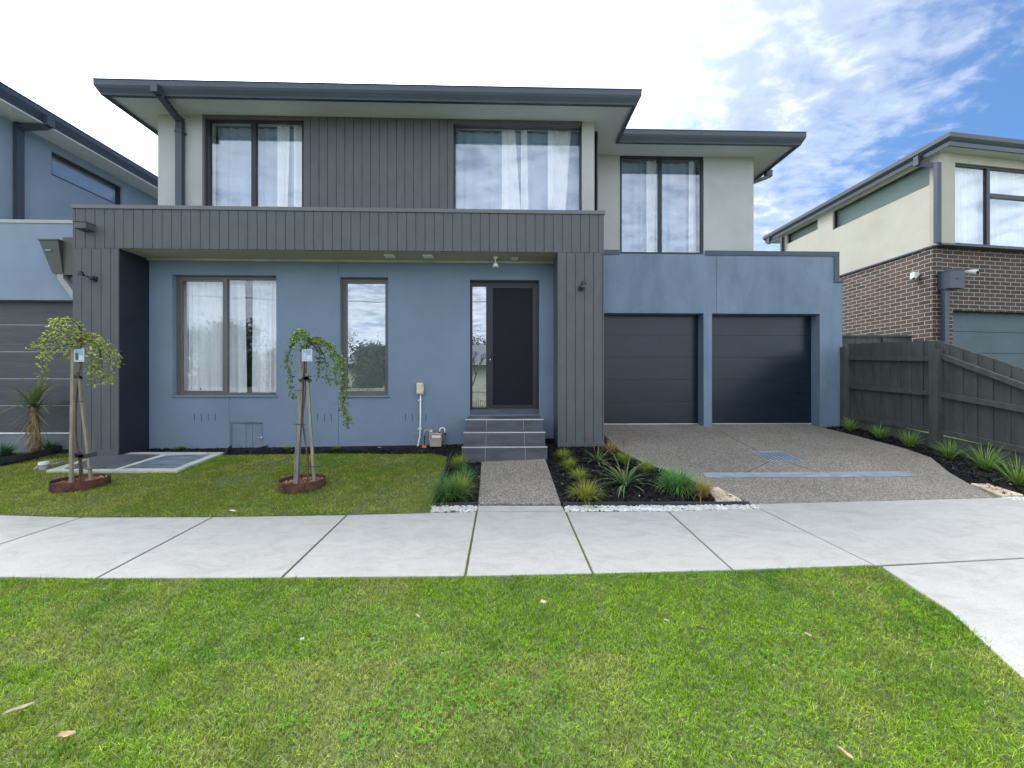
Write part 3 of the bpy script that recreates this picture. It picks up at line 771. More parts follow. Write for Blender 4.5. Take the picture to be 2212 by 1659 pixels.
# soffit trims + fittings under the porch
MB().box(xc1, xc2, Y2-.05, Y2-.003, zfb-.03, zfb+.001).build('soffit_trim', mat('trim_paint',(.42,.40,.33),.7), house)
for px in (841.5, 925):
    c = P(px, 553, Y1+.22); x = c[0]
    l = empty('soffit_light', (x, Y1+.22, zfb), 'square white flush light under the porch ceiling, %s' % ('the one farther from the door' if px < 900 else 'the one nearer the door'), 'light', 'square soffit lights')
    MB().box(x-.072, x+.072, Y1+.15, Y1+.29, zfb-.018, zfb-.002).build('lamp_housing', M_WHITE, l, bevel=.004)
    MB().box(x-.055, x+.055, Y1+.168, Y1+.272, zfb-.022, zfb-.018).build('diffuser', mat('opal_diffuser',(.6,.62,.6),.3), l)
x = PX(1070, Y1+.25); yy = Y1+.25
l = empty('hanging_spotlight', (x, yy, zfb), 'small white adjustable spotlight hanging under the porch above the door', 'spotlight')
MB().cyl((x,yy,zfb-.03), .022, .038, .028, 16).build('base', M_WHITE, l, smooth=False)
mb = MB(); mb.tube([(x,yy,zfb-.03),(x,yy,zfb-.075),(x+.004,yy-.01,zfb-.10)], .008); mb.build('arm', M_WHITE, l)
mb = MB(); mb.tube([(x+.004,yy-.005,zfb-.085),(x+.004,yy-.012,zfb-.105),(x+.004,yy-.022,zfb-.14),(x+.004,yy-.028,zfb-.155)], [.014,.030,.044,.044], 16); mb.build('lamp_head', M_WHITE, l, smooth=True)
x = PX(1112, Y1+.3)
l = empty('downlight', (x, Y1+.3, zfb), 'round recessed downlight in the porch ceiling near the right column', 'downlight')
mb = MB(); mb.tube([(x+.05*math.cos(t*math.pi/10), Y1+.3+.05*math.sin(t*math.pi/10), zfb-.005) for t in range(21)], .006, 6, False); mb.build('trim_ring', M_WHITE, l)
MB().cyl((x,Y1+.3,zfb-.004), .045, .045, .003, 20).build('lamp_lens', mat('opal_diffuser',(.6,.62,.6),.3), l)
# wall lamps
def wall_lamp(px, py, dx, label):
    c = P(px, py, Y1); x, z = c[0], c[2]
    l = empty('wall_lamp', (x, Y1, z), label, 'wall lamp', 'wall spotlights on the porch columns')
    MB().cyl((x,Y1-.022,z), .042, .046, .022, 20, 'y').build('base', M_DARK, l)
    mb = MB(); mb.tube([(x,Y1-.02,z),(x,Y1-.06,z+.01),(x+dx*.5,Y1-.08,z+.02)], .012); mb.sphere((x,Y1-.045,z), .028); mb.build('arm', M_DARK, l, smooth=True)
    mb = MB(); a = Vector((x+dx*.5,Y1-.08,z+.015)); b = Vector((x+dx,Y1-.115,z+.045))
    t = (b-a).normalized(); mb.tube([b+Vector((0,0,.035)), b+Vector((0,0,.02)), b-Vector((dx*.1,.0,.03)), b-Vector((dx*.1,0,.035))], [.020,.033,.036,.034], 16); 
    mb.build('lamp_head', M_DARK, l, smooth=True)
    MB().cyl(b-Vector((dx*.1,0,.038)), .029, .029, .003, 16).build('lamp_lens', mat('lamp_lens',(.55,.55,.5),.2), l)
wall_lamp(204.6, 602.7, -.075, 'black adjustable wall spotlight on the left cladding column')
wall_lamp(1255, 623, .012, 'black adjustable wall spotlight on the right cladding column beside the door')
# overflow spout
a = P(180, 487, Y1); b = P(208, 502, Y1)
l = MB(); l.box(a[0], b[0]-.01, Y1-.13, Y1, b[2]+.01, a[2]); l.box(a[0]-.006, b[0]-.004, Y1-.14, Y1, a[2], a[2]+.008)
l.build('overflow_spout', M_CLAD, house)
# steps -----------------------------------------------------------------
st = empty('entry_steps', (PX(1090,5.4), 5.4, .15), 'three dark tiled entry steps with pale metal nosings below the front door', 'steps')
xs0, xs1 = PX(1005.5,5.43), PX(1173.6,5.43)
tops = [(5.43, HC-76*5.45/F), (5.23, HC-103.7*5.25/F), (5.01, HC-135.3*5.03/F)]
zb = .05
prev = Y2-.001
for i, (yf, zt) in enumerate(tops):
    yb = Y2-.001 if i == 0 else tops[i-1][0]-.001
    lo = -.02 if True else 0
    s_ = MB(); s_.box(xs0-.004*i, xs1+.004*i, yf, yb, lo, zt); so = s_.build('step', M_TILE, st, bevel=.002)
    MB().box(xs0-.004*i-.002, xs1+.004*i+.002, yf-.005, yf+.012, zt-.010, zt+.0025).build('nosing', M_ALU, so)
    for t in (.27, .745):
        g = MB()
        x = xs0+(xs1-xs0)*t
        zl = zb if i == 2 else tops[i+1][1]
        g.box(x-.0025, x+.0025, yf-.0015, yf+.01, zl, zt-.010); g.box(x-.0025, x+.0025, yf+.013, yb-.002, zt-.004, zt+.0012)
        g.build('grout_line', M_GROUT, so)
# garage ------------------------------------------------------------------
m4 = front(Y4)
xp0, xp1 = PX(1520,Y4), PX(1538,Y4)
xo = PX(1771,Y4)
zh = PZ(1540, 677, Y4)
gz = ground(3.5, 7.15)+.0
xg0 = XG-.0
def gwall(u,v,w): return (u, Y4+w, v)
wall(MB(), m4, xg0-.05, XGR, gz-.3, zpar-.0, 0, .2, [(xg0+.02, xp0, gz-.3, zh), (xp1, xo, gz-.3, zh)]).build('garage_wall', M_GARAGE_BLUE, house, weld=True)
zst = PZ(1815,606,Y4)
MB().box(XGR+.001, PX(1820,Y4), Y4+.005, Y4+4, gz-.3, zst-.04).build('boundary_wall', M_BLUE, house, bevel=.004)
MB().box(XGR-.18, XGR, Y4+.2, Y4+4, gz-.3, zpar).build('boundary_wall', M_BLUE, house)
# flashings round the garage parapet
mb = MB()
zc0, zc1 = PZ(1700,553,Y4), PZ(1700,543,Y4)
mb.box(w3[1]+.02, XGR+.012, Y4-.014, Y4+.2, zc0, zc1)
mb.box(PX(1801,Y4), XGR+.011, Y4-.013, Y4+.2, zst-.035, zc0)
mb.box(PX(1801,Y4), PX(1822,Y4), Y4-.012, Y4+3.9, zst-.04, zst-.0)
mb.box(XGR-.1, XGR+.012, Y4+.2, Y4+4, zc0, zc1)
MB().box(xc3+.015, w3[0]-.01, Y4-.014, Y4+.001, PZ(1325,550,Y4), PZ(1325,540,Y4)).build('parapet_cap', M_GUTTER, house)
mb.build('parapet_cap', M_GUTTER, house, bevel=.003)
# door leaves
for a, b in ((xg0-.02, xp0), (xp1, xo)):
    mb = MB(); n = 5; top = zh+.04; h = (top-gz-.01)/n
    for i in range(n):
        mb.box(a-.03, b+.03, Y6+.003*(0), Y6+.04, gz+.012+i*h, gz+.012+(i+1)*h-.002)
    gd = mb.build('garage_door', M_GDOOR, house, bevel=.0015)
    MB().box(a-.03, b+.03, Y6+.03, Y6+.05, gz, top).build('door_backing', M_DARK, gd)
    MB().box(a-.0, b+.0, Y6-.012, Y6+.03, gz-.01, gz+.014).build('door_seal', M_ALU, gd)
MB().box(XG, XGR, Y6+.05, Y6+.07, gz-.2, zh+.1).build('garage_backing', M_DARK, house)
MB().box(PX(1547,Y4), PX(1547,Y4)+.006, Y4-.0015, Y4+.01, zh, zpar).build('control_joint', M_JOINT, house)
# roof -------------------------------------------------------------------
ov = .50
gxl = PX(201, Y2-ov); gxr = PX(1386, Y2-ov); gy1 = Y2-ov; gy4 = Y4-ov; gx4 = PX(1742, gy4)
path = [(gxl, 12), (gxl, gy1), (gxr, gy1), (gxr, gy4), (gx4, gy4), (gx4, 12)]
# path travelling so that outward is on the right-hand side: left side goes -Y (outward -X => right-hand of -Y is -X)
prof = [(-.02, ZG-.045), (.0, ZG-.05), (-.005, ZG-.10), (-.045, ZG-.165), (-.06, ZG-.19), (-.075, ZG-.19), (-.075, ZG-.16), (-.058, ZG-.155), (-.03, ZG-.10)]
mb = MB(); mb.sweep([(0, ZG-.0145), (0, ZG-.085), (-.012, ZG-.115), (-.045, ZG-.175), (-.052, ZG-.195), (-.10, ZG-.195), (-.10, ZG-.18), (-.055, ZG-.17), (-.02, ZG-.11), (-.006, ZG-.085), (-.006, ZG-.0145)], path)
mb.sweep([(.006, ZG), (.006, ZG-.010), (-.008, ZG-.010), (-.008, ZG)], path)
k = gxl+.02
while k < gxr-.02:
    if rng.random() < .85: mb.box(k, k+.034, gy1, gy1+.005, ZG-.0155, ZG-.0095)
    k += .048
k = gxr+.05
while k < gx4-.02:
    mb.box(k, k+.034, gy4, gy4+.005, ZG-.0155, ZG-.0095); k += .048
for (x, s) in ((gxl, 1), (gx4, -1)):
    y = gy1 if s == 1 else gy4
    while y < 11.5:
        mb.box(x if s == 1 else x-.005, x+.005 if s == 1 else x, y, y+.03, ZG-.0155, ZG-.0095); y += .05
mb.build('gutter', M_GUTTER, house)
mb = MB()
mb.box(gxl+.05, gxr-.05, gy1+.05, Y2+.1, ZS, ZS+.02)
mb.box(gxl+.05, XL+.1, Y2+.1, 12, ZS+.0005, ZS+.02)
mb.box(XR-.1, gxr-.05, Y2+.1, gy4+.05, ZS+.0006, ZS+.02)
mb.box(XR-.1, gx4-.05, gy4+.05, Y4+.1, ZS, ZS+.02)
mb.box(XU4-.1, gx4-.05, Y4+.1, 12, ZS+.0005, ZS+.02)
mb.build('soffit', M_SOFFIT, house)
# low pitched sheet roof with hips
def hip(mb, x0, x1, y0, y1, z, pitch):
    wdt = min(x1-x0, y1-y0)/2; hh = wdt*pitch
    if x1-x0 > y1-y0: r0, r1 = (x0+wdt, (y0+y1)/2), (x1-wdt, (y0+y1)/2)
    else: r0, r1 = ((x0+x1)/2, y0+wdt), ((x0+x1)/2, y1-wdt)
    v = [(x0,y0,z),(x1,y0,z),(x1,y1,z),(x0,y1,z),(*r0,z+hh),(*r1,z+hh)]
    if x1-x0 > y1-y0: f = [(0,1,5,4),(1,2,5),(2,3,4,5),(3,0,4)]
    else: f = [(0,1,4),(1,2,5,4),(2,3,5),(3,0,4,5)]
    mb.add(v, f+[(3,2,1,0)])
mb = MB(); hip(mb, gxl+.06, gxr-.06, gy1+.06, 12, ZG-.05, .32); hip(mb, XR-1.5, gx4-.06, gy4+.06, 12.01, ZG-.06, .30)
mb.build('roof', M_ROOFM, house)
# downpipes
def pipe_rect(mb, pts, w_, d_):
    for p, q in zip(pts, pts[1:]): mb.bar(p, q, w_, d_)
xd = PX(388, Y2-.06); yo = gy1+.02
a = P(334, 194, gy1-.03)
mb = MB(); mb.box(a[0]-.045, a[0]+.045, gy1-.045, gy1+.05, ZG-.20, ZG-.085)
mb.bar((a[0]+.02, gy1+.04, ZG-.20), (xd-.0, Y2-.055, PZ(388,262,Y2-.055)), .085, .06)
mb.bar((xd, Y2-.055, PZ(388,255,Y2-.055)), (xd, Y2-.055, 3.66), .095, .06)
for z in (PZ(388,292,Y2),): mb.box(xd-.06, xd+.06, Y2-.09, Y2-.0, z, z+.025)
mb.build('downpipe', M_GUTTER, house)
# right hand downpipe under the side eave
yp = YX(1668, gx4)
mb = MB(); mb.box(gx4-.10, gx4+.01, yp, yp+.09, ZG-.30, ZG-.18)
mb.bar((gx4-.05, yp+.045, ZG-.30), (XU4+.05, yp+.045, ZG-.48), .08, .05, side=(0,1,0))
mb.bar((XU4+.05, yp+.045, ZG-.46), (XU4+.05, yp+.045, 3.6), .08, .05, side=(0,1,0))
mb.build('downpipe', M_GUTTER, house)

# ================================================================== LEFT NEIGHBOUR
YN = 5.9; XN = -7.7
lh = empty('neighbour_house', (-8.5, YN, 0), 'pale blue rendered house at the left edge with a charcoal garage door', 'house')
xr_ = PX(160, YN)+.25
zcN = PZ(80, 475, YN); zhN = PZ(80, 648, YN); zfN = PZ(75, 934, YN+.12)
print('left cap', zcN, zhN, zfN)
wall(MB(), front(YN), -12, xr_, zfN-.5, zcN-.05, 0, .2, [(-11, xr_-.12, zfN-.5, zhN)]).build('garage_wall', M_GREYB, lh, weld=True)
MB().box(-12, xr_+.01, YN-.012, YN+.25, zcN-.05, zcN).build('parapet_cap', M_CREAM, lh, bevel=.003)
MB().box(-12, xr_, YN+.2, YN+6, zcN-.3, zcN-.12).build('flat_roof', M_ROOFM, lh)
mb = MB(); n = 5; h = (zhN+.06-zfN)/n
for i in range(n): mb.box(-11.1, xr_-.1, YN+.12, YN+.16, zfN+i*h, zfN+(i+1)*h-.008)
gd = mb.build('garage_door', M_GDOOR2, lh, bevel=.001)
MB().box(-11.1, xr_-.1, YN+.124, YN+.17, zfN, zhN+.05).build('door_gap', mat('pale_gap',(.50,.52,.55),.7), gd)
MB().box(-11.1, xr_-.1, YN+.09, YN+.13, zfN-.02, zfN).build('door_seal', M_WHITE, gd)
MB().box(-12, xr_, YN+.10, YN+.5, -.2, zfN-.021).build('garage_slab_edge', mat('grey_slab_paint',(.16,.17,.185),.8), lh)
mside = lambda u, v, w: (XN - w, u, v)
sw = (YX(111.6, XN), YX(264, XN), 4.74, 5.15)
zsl = 5.29
wall(MB(), mside, YN+.02, 14, zcN-.2, zsl+.01, 0, .2, [sw]).build('upper_wall', M_GREYB, lh, weld=True)
wall(MB(), front(YN+.02), -11.9, XN-.2, zcN-.2, zsl+.01, .0, .2).build('upper_wall', M_CREAM, lh, weld=True)
window(lh, mside, sw, [], room=False, frame=M_FRAME, glass=M_GLASSUP, sheer=False, blind=True, rec=.04, fw=.04)
gx = XN+.47; gyf = YN-.5
mb = MB(); pth = [(-12.4, 14), (-12.4, gyf), (gx, gyf), (gx, 14)]
zg = PZ(338, 379, YX(338, gx)); zg = 5.52
mb.sweep([(0, zg-.0145), (0, zg-.085), (-.012, zg-.115), (-.045, zg-.175), (-.052, zg-.21), (-.10, zg-.21), (-.10, zg-.18), (-.055, zg-.17), (-.02, zg-.11), (-.006, zg-.085), (-.006, zg-.0145)], pth)
mb.sweep([(.006, zg), (.006, zg-.010), (-.008, zg-.010), (-.008, zg)], pth)
y = gyf
while y < 13.5:
    mb.box(gx-.005, gx, y, y+.022, zg-.0225, zg-.0095); y += .055
mb.build('gutter', M_GUTTER, lh)
mb = MB(); mb.box(-12.35, gx-.05, gyf+.05, YN+.1, zsl, zsl+.02); mb.box(XN-.1, gx-.05, YN+.1, 14, zsl+.0005, zsl+.02); mb.build('soffit', M_SOFFIT, lh)
MB().box(-11.9, -11.7, YN+.23, 13.5, -.2, zsl-.001).build('side_wall', M_CREAM, lh)
mb = MB(); hip(mb, -12.34, gx-.06, gyf+.06, 14, zg-.05, .30); mb.build('roof', M_ROOFM, lh)
yo = YX(103, gx-.02); yw = YX(41, XN+.05)
mb = MB(); mb.box(gx-.03, gx+.035, yo-.05, yo+.05, zg-.25, zg-.10)
mb.bar((gx-.02, yo, zg-.25), (XN+.05, yw, PZ(41,275,yw)), .07, .09)
mb.bar((XN+.05, yw, PZ(41,266,yw)), (XN+.05, yw, zcN), .06, .095)
mb.build('downpipe', M_GUTTER, lh)
# rain head in the gap between the houses
yr = YN-.16
a = P(84, 519, yr); b = P(125, 588, yr)
z1, z0 = a[2], b[2]
xa, xb = a[0], b[0]
rh = MB()
fx0, fx1 = PX(104,yr), PX(127,yr)
D = .16
tp = [(xa,yr),(xb,yr),(xb,yr+D),(xa,yr+D)]; bt = [(fx0,yr+.05),(fx1,yr+.05),(fx1,yr+D),(fx0,yr+D)]
rh.add([(x,y,z1) for x,y in tp]+[(x,y,z0) for x,y in bt], [(0,1,2,3),(7,6,5,4),(0,4,5,1),(1,5,6,2),(2,6,7,3),(3,7,4,0)])
rh.box(xa-.01, xb+.008, yr-.012, yr+D, z1, z1+.02)
rh.box(xb+.001, xb+.20, yr+.06, yr+D, z0-.02, z1+.07)
ro = rh.build('rain_head', mat('olive_grey_metal', (.06,.065,.055), .5), lh)
c = P(103, 540, yr)
MB().box(c[0]-.05, c[0]+.04, yr+.006, yr+.012, c[2]-.012, c[2]+.012).build('plate', mat('plate_grey',(.2,.21,.22),.5), ro)
mb = MB(); mb.bar(((fx0+fx1)/2+.02, yr+.1, z0+.02), ((fx0+fx1)/2+.02, yr+.1, z0-.09), .085, .066); mb.bar(((fx0+fx1)/2+.0, yr+.105, z0-.05), (PX(175,yr+.1), yr+.1, PZ(160,655,yr+.1)), .075, .07)
mb.build('pipe', M_GREYPIPE, ro)

# ================================================================== RIGHT NEIGHBOUR
XH, YH = 8.95, 7.75
ZBT = PZ(2023, 534, YH)
bh = empty('brick_neighbour_house', (XH+2, YH+3, 0), 'house at the right edge with dark brick below and cream render above', 'house')
ms = lambda u, v, w: (XH + w, u, v)
YE = YX(1690, XH)
ang = R(-7.0)
def mf(off): 
    ca_, sa_ = math.cos(ang), math.sin(ang)
    return lambda u, v, w: (XH + u*ca_ + (w-off)*sa_*1.0, YH - off*1 + w - u*sa_, v)
wall(MB(), ms, YH, YE, -.1, ZBT, .0, .2).build('brick_side_wall', M_BRICK, bh, weld=True)
gtop = PZ(2065, 669, YH); gl = (PX(2066, YH)-XH)
wall(MB(), mf(0), 0.001, 6, -.1, ZBT, 0, .2, [(gl, 5.5, -.1, gtop)]).build('brick_front_wall', M_BRICK, bh, weld=True)
MB().mbox(ms, YH-.02, YE, ZBT, ZBT+.035, -.025, .2).build('wall_trim', M_GUTTER, bh)
MB().mbox(mf(.14), -.02, 6, ZBT-.0, ZBT+.035, -.02, .3).build('wall_trim', M_GUTTER, bh)
sA = (YX(2008.9, XH), YX(1798.6, XH), 5.33, 5.83); sB = (YX(1765.8, XH), YX(1699.4, XH), 5.55, 5.85)
zsr = 5.89
YU = YH-.14
wall(MB(), ms, YU+.001, YE, ZBT+.035, zsr+.01, .003, .2, [sA, sB]).build('cream_side_wall', M_CREAM2, bh, weld=True)
window(bh, ms, sA, [], room=False, frame=M_FRAME, glass=M_GLASSHIGH, sheer=False, blind=True, rec=.05, fw=.03, label='long narrow high window')
window(bh, ms, sB, [], room=False, frame=M_FRAME, glass=M_GLASSHIGH, sheer=False, blind=True, rec=.05, fw=.03, label='small high window at the far end')
fl = PX(2067, YU)-XH; fm = PX(2153, YU)-XH+.06
fwin = (fl, fl+2.6, ZBT+.036, PZ(2070, 348, YU))
wall(MB(), mf(.14), .003, 6, ZBT+.035, zsr+.01, .0, .2, [fwin]).build('cream_front_wall', M_CREAM2, bh, weld=True)
window(bh, mf(.14), fwin, [fm], {1: PZ(2185, 412, YU)}, room=False, frame=M_FRAME, glass=M_GLASSUP, fw=.04, mw=.085, rec=.03, drapes=[(fl+.05, fl+2.5, 0)], sheer=False, seed=12, label='tall front window with pleated white curtains')
gx2 = PX(2048, 7.35)
xq = gx2; yq = 7.32
q1 = mf(YH-yq)(6, 0, 0); 
pth = [(9.5, YE+.7), (xq, YE+.7), (xq, yq), (q1[0], q1[1])]
zg2 = PZ(2048, 284, yq)
print('right gutter', zg2, YE, xq)
mb = MB()
mb.sweep([(0, zg2), (0, zg2-.085), (-.03, zg2-.13), (-.05, zg2-.15), (-.05, zg2-.235), (-.08, zg2-.235), (-.08, zg2)], pth)
mb.build('gutter', M_GUTTER, bh)
mb = MB(); sp_ = [(xq+.06, yq+.08), (q1[0], q1[1]+.07), (q1[0], q1[1]+1), (9.6, YU+.3), (9.6, YE-.3), (9.6, YE+.64), (xq+.06, YE+.64)]
mb.prism(sp_, zsr, zsr+.02); mb.build('soffit', M_SOFFIT, bh)
mb = MB(); c = [(xq+.02, yq+.02), (q1[0], q1[1]+.02), (q1[0], YE+.68), (xq+.02, YE+.68)]
rz = zg2-.02; r0 = (xq+3.2, yq+3.4); r1 = (xq+3.2, YE-2.4)
mb.add([(*p, rz) for p in c]+[(*r0, rz+.95), (*r1, rz+.95), (q1[0], q1[1]+3, rz+.95), (q1[0], YE-2, rz+.95)], [(0,1,6,4),(0,4,5,3),(3,5,7,2),(4,6,7,5),(1,2,7,6)])
mb.build('roof', M_ROOFM, bh)
# its downpipes
xp = XH-.05; ypp = YX(2025, xp)
ys_ = YX(1978, xq-.03); zt = PZ(1978, 340, ys_)
mb = MB(); mb.box(xq-.03, xq+.06, ys_-.05, ys_+.05, zg2-.33, zg2-.14)
mb.bar((xq+.02, ys_, zg2-.30), (xp, ypp, PZ(2025,357,ypp)), .05, .09)
mb.bar((xp, ypp, PZ(2025,352,ypp)), (xp, ypp, ZBT+.04), .09, .07)
mb.build('downpipe', M_GUTTER, bh)
yf_ = YX(1700, xp)
mb = MB(); ye_ = YX(1660, xq); mb.box(xq-.02, xq+.06, ye_-.05, ye_+.05, zg2-.33, zg2-.14); mb.bar((xq+.02, ye_, zg2-.30), (xp, YE-.06, zsr-.10), .05, .08); mb.bar((xp, YE-.06, zsr-.07), (xp, YE-.06, 3.5), .08, .06)
mb.build('downpipe', M_GUTTER, bh)
# soffit vent
# rain head + pipe on the brick front
yb_ = YH-.02
a = P(2053, 583, YH-.24); b = P(2084, 622, YH-.24)
mb = MB(); mb.box(a[0], b[0], YH-.24, YH-.01, b[2], a[2]); mb.box(a[0]-.008, b[0]+.008, YH-.25, YH-.01, a[2], a[2]+.015)
rb = mb.build('rain_head', M_GUTTER, bh, bevel=.004)
c = P(2070, 602, YH-.24); MB().box(c[0]-.05, c[0]+.05, YH-.246, YH-.24, c[2]-.01, c[2]+.012).build('plate', M_DARK, rb)
MB().box(a[0]+.01, a[0]+.10, YH-.14, YH-.06, .3, b[2]).build('pipe', M_GUTTER, rb)
# garage door of the brick house
mb = MB(); n = 5; h = (gtop+.05-.45)/n
for i in range(n): mb.mbox(mf(0), gl-.05, 5.6, .45+i*h, .45+(i+1)*h-.006, .16, .2)
mb.build('garage_door', mat('blue_garage_door',(.055,.085,.105),.55,.05,2), bh, bevel=.004)
MB().mbox(mf(0), gl-.05, 5.6, .3, gtop+.05, .201, .22).build('door_backing', M_DARK, bh)
# security cameras
cy = YX(1981, XH); cz = PZ(1981, 598, cy)
k1 = empty('security_camera', (XH, cy, cz), 'white dome camera on the brick side wall, left of the corner', 'camera', 'security cameras on the brick house')
mb = MB(); mb.cyl((XH-.03, cy, cz+.04), .06, .06, .03, 16, 'x'); mb.box(XH-.11, XH-.02, cy-.05, cy+.05, cz-.0, cz+.09); mb.build('housing', M_WHITE, k1, bevel=.01)
MB().sphere((XH-.075, cy, cz-.02), .058, 16).build('dome', M_WHITE, k1, smooth=True)
MB().sphere((XH-.105, cy-.03, cz-.045), .024, 12).build('lens', M_DARK, k1, smooth=True)
c = P(2092, 588, YH-.1)
k2 = empty('security_camera', (c[0], YH, c[2]), 'white bullet camera beside the rain head on the brick front', 'camera', 'security cameras on the brick house')
MB().cyl((c[0]-.02, YH-.03, c[2]+.02), .045, .045, .05, 16, 'y').build('housing', M_WHITE, k2)
MB().tube([(c[0]-.02, YH-.03, c[2]+.02), (c[0]+.0, YH-.12, c[2]+.0), (c[0]+.03, YH-.22, c[2]-.03)], [.03,.045,.05], 14).build('camera_barrel', M_WHITE, k2, smooth=True)
MB().sphere((c[0]+.032, YH-.225, c[2]-.032), .03, 12).build('lens', M_DARK, k2, smooth=True)
# ================================================================== FENCES
XF = PX(1818, Y4)+.03
fn = empty('paling_fence', (XF, 5.4, .2), 'dark stained timber paling fence with stepped down top on the right boundary', 'fence')
def ftop(y):
    if y >= 5.42: return 1.787 + (1.90-1.787)*(y-5.42)/(6.9-5.42)
    return 1.787 + (1.36-1.787)*(5.42-y)/(5.42-4.56)
def fbase(y): return ground(XF, y)+.10
def fl_(ya, za, yb, zb_): return lambda y: za+(zb_-za)*(y-ya)/(yb-ya)
rb1 = lambda y: np.interp(y, [3.2,4.56,5.42,6.9], [.18,.33,.48,.57])
rm1 = lambda y: np.interp(y, [3.2,4.56,5.42,6.9], [.62,.80,1.02,1.12])
rt1 = lambda y: ftop(y)-.26 if y > 5.42 else ftop(y)-.20
pal = MB(); r = random.Random(3); y = 6.9; i = 0
while y > 3.2:
    wd_ = .098+r.uniform(-.006,.006); o = .012*(i % 2); j = r.uniform(-.006,.008)
    pal.add([(XF+.04+o, y, rb1(y)-.03), (XF+.04+o, y-wd_, rb1(y-wd_)-.03), (XF+.04+o, y-wd_, ftop(y-wd_)+j), (XF+.04+o, y, ftop(y)+j),
             (XF+.054+o, y, rb1(y)-.03), (XF+.054+o, y-wd_, rb1(y-wd_)-.03), (XF+.054+o, y-wd_, ftop(y-wd_)+j), (XF+.054+o, y, ftop(y)+j)],
            [(0,1,2,3),(7,6,5,4),(0,4,5,1),(1,5,6,2),(2,6,7,3),(3,7,4,0)])
    y -= .083; i += 1
pal.build('palings', M_FENCE, fn)
for fnc, nm in ((rt1,'rail'),(rm1,'rail'),(rb1,'rail')):
    for ya, yb in ((6.9,5.47),(5.37,3.2)):
        mb = MB(); h = .036
        mb.add([(XF-.005, ya, fnc(ya)-h), (XF-.005, yb, fnc(yb)-h), (XF-.005, yb, fnc(yb)+h), (XF-.005, ya, fnc(ya)+h),
                (XF+.038, ya, fnc(ya)-h), (XF+.038, yb, fnc(yb)-h), (XF+.038, yb, fnc(yb)+h), (XF+.038, ya, fnc(ya)+h)],
               [(0,1,2,3),(7,6,5,4),(0,4,5,1),(1,5,6,2),(2,6,7,3),(3,7,4,0)])
        mb.build('rail', M_FENCE, fn)
for yy, tt in ((6.9, 1.84), (5.42, 1.66), (3.2, .9)):
    MB().box(XF-.06, XF+.038, yy-.055, yy+.055, ground(XF,yy)-.05, tt).build('post', M_FENCE, fn, bevel=.004)
mb = MB(); ya, yb = 6.88, 3.2
mb.add([(XF+.01, ya, ground(XF,ya)-.05), (XF+.01, yb, ground(XF,yb)-.05), (XF+.01, yb, rb1(yb)-.0), (XF+.01, ya, rb1(ya)-.0),
        (XF+.035, ya, ground(XF,ya)-.05), (XF+.035, yb, ground(XF,yb)-.05), (XF+.035, yb, rb1(yb)-.0), (XF+.035, ya, rb1(ya)-.0)],
       [(0,1,2,3),(7,6,5,4),(0,4,5,1),(1,5,6,2),(2,6,7,3),(3,7,4,0)])
mb.build('plinth_board', M_FENCE, fn)
sg = empty('side_gate_fence', (7.6, 8.1, .3), 'dark side fence between the garage and the brick house, behind the paling fence', 'fence')
mb = MB(); x = XF+.2; r = random.Random(4)
while x < XH-.14:
    mb.box(x, x+.12, 8.1+.01*r.random(), 8.13, .3, 2.18); x += .125
mb.build('palings', M_FENCE, sg)
MB().box(XF+.1, XH-.05, 8.07, 8.16, 2.18, 2.215).build('capping', M_FENCE, sg)
MB().box(XH-.75, XH-.66, 8.06, 8.10, .3, 2.16).build('post', M_FENCE, sg)


# ================================================================== GARDEN EDGING AND BEDS
def gp(px, py): return G(px, py)[:2]
# the two beds beside the entry path, the strip along the wall and the bed along the fence
bedR = [gp(1214,1091), gp(1618,1090)] + [gp(x-6, y+2) for x, y in DL[::-1][1:]] + [(PX(1303,5.6), Y2+.0), (xs1+.0, Y2), (xs1, 5.05), gp(1178,990)]
bedL = [gp(938,1091), gp(1031,1091), gp(1041,990), (xs0, 5.05), (xs0, Y2), (XB0+.1, Y2), (XB0+.1, 5.86), gp(500,982), gp(700,979), gp(930,979), gp(968,985)]
bedF = [gp(2160,1073), gp(2098,1046), gp(2052,1020), gp(2012,988), gp(1950,967), gp(1887,951), gp(1780,925), (XF+.02, 6.94), (XF+.02, 3.85), (XF-.2, 3.72)]
bedN = [(-8.5, 5.78), (xc0-.02, 5.78), gp(149,969), gp(70,992), gp(0,1006), (-8.5, 4.95)]
def surf(poly, lift, name, m):
    mb = MB(); mb.prism(poly, lambda x, y: ground(x,y)-.05, lambda x, y: ground(x,y)+lift)
    return mb.build(name, m, org=(0,0,0))
rs = np.random.RandomState(11)
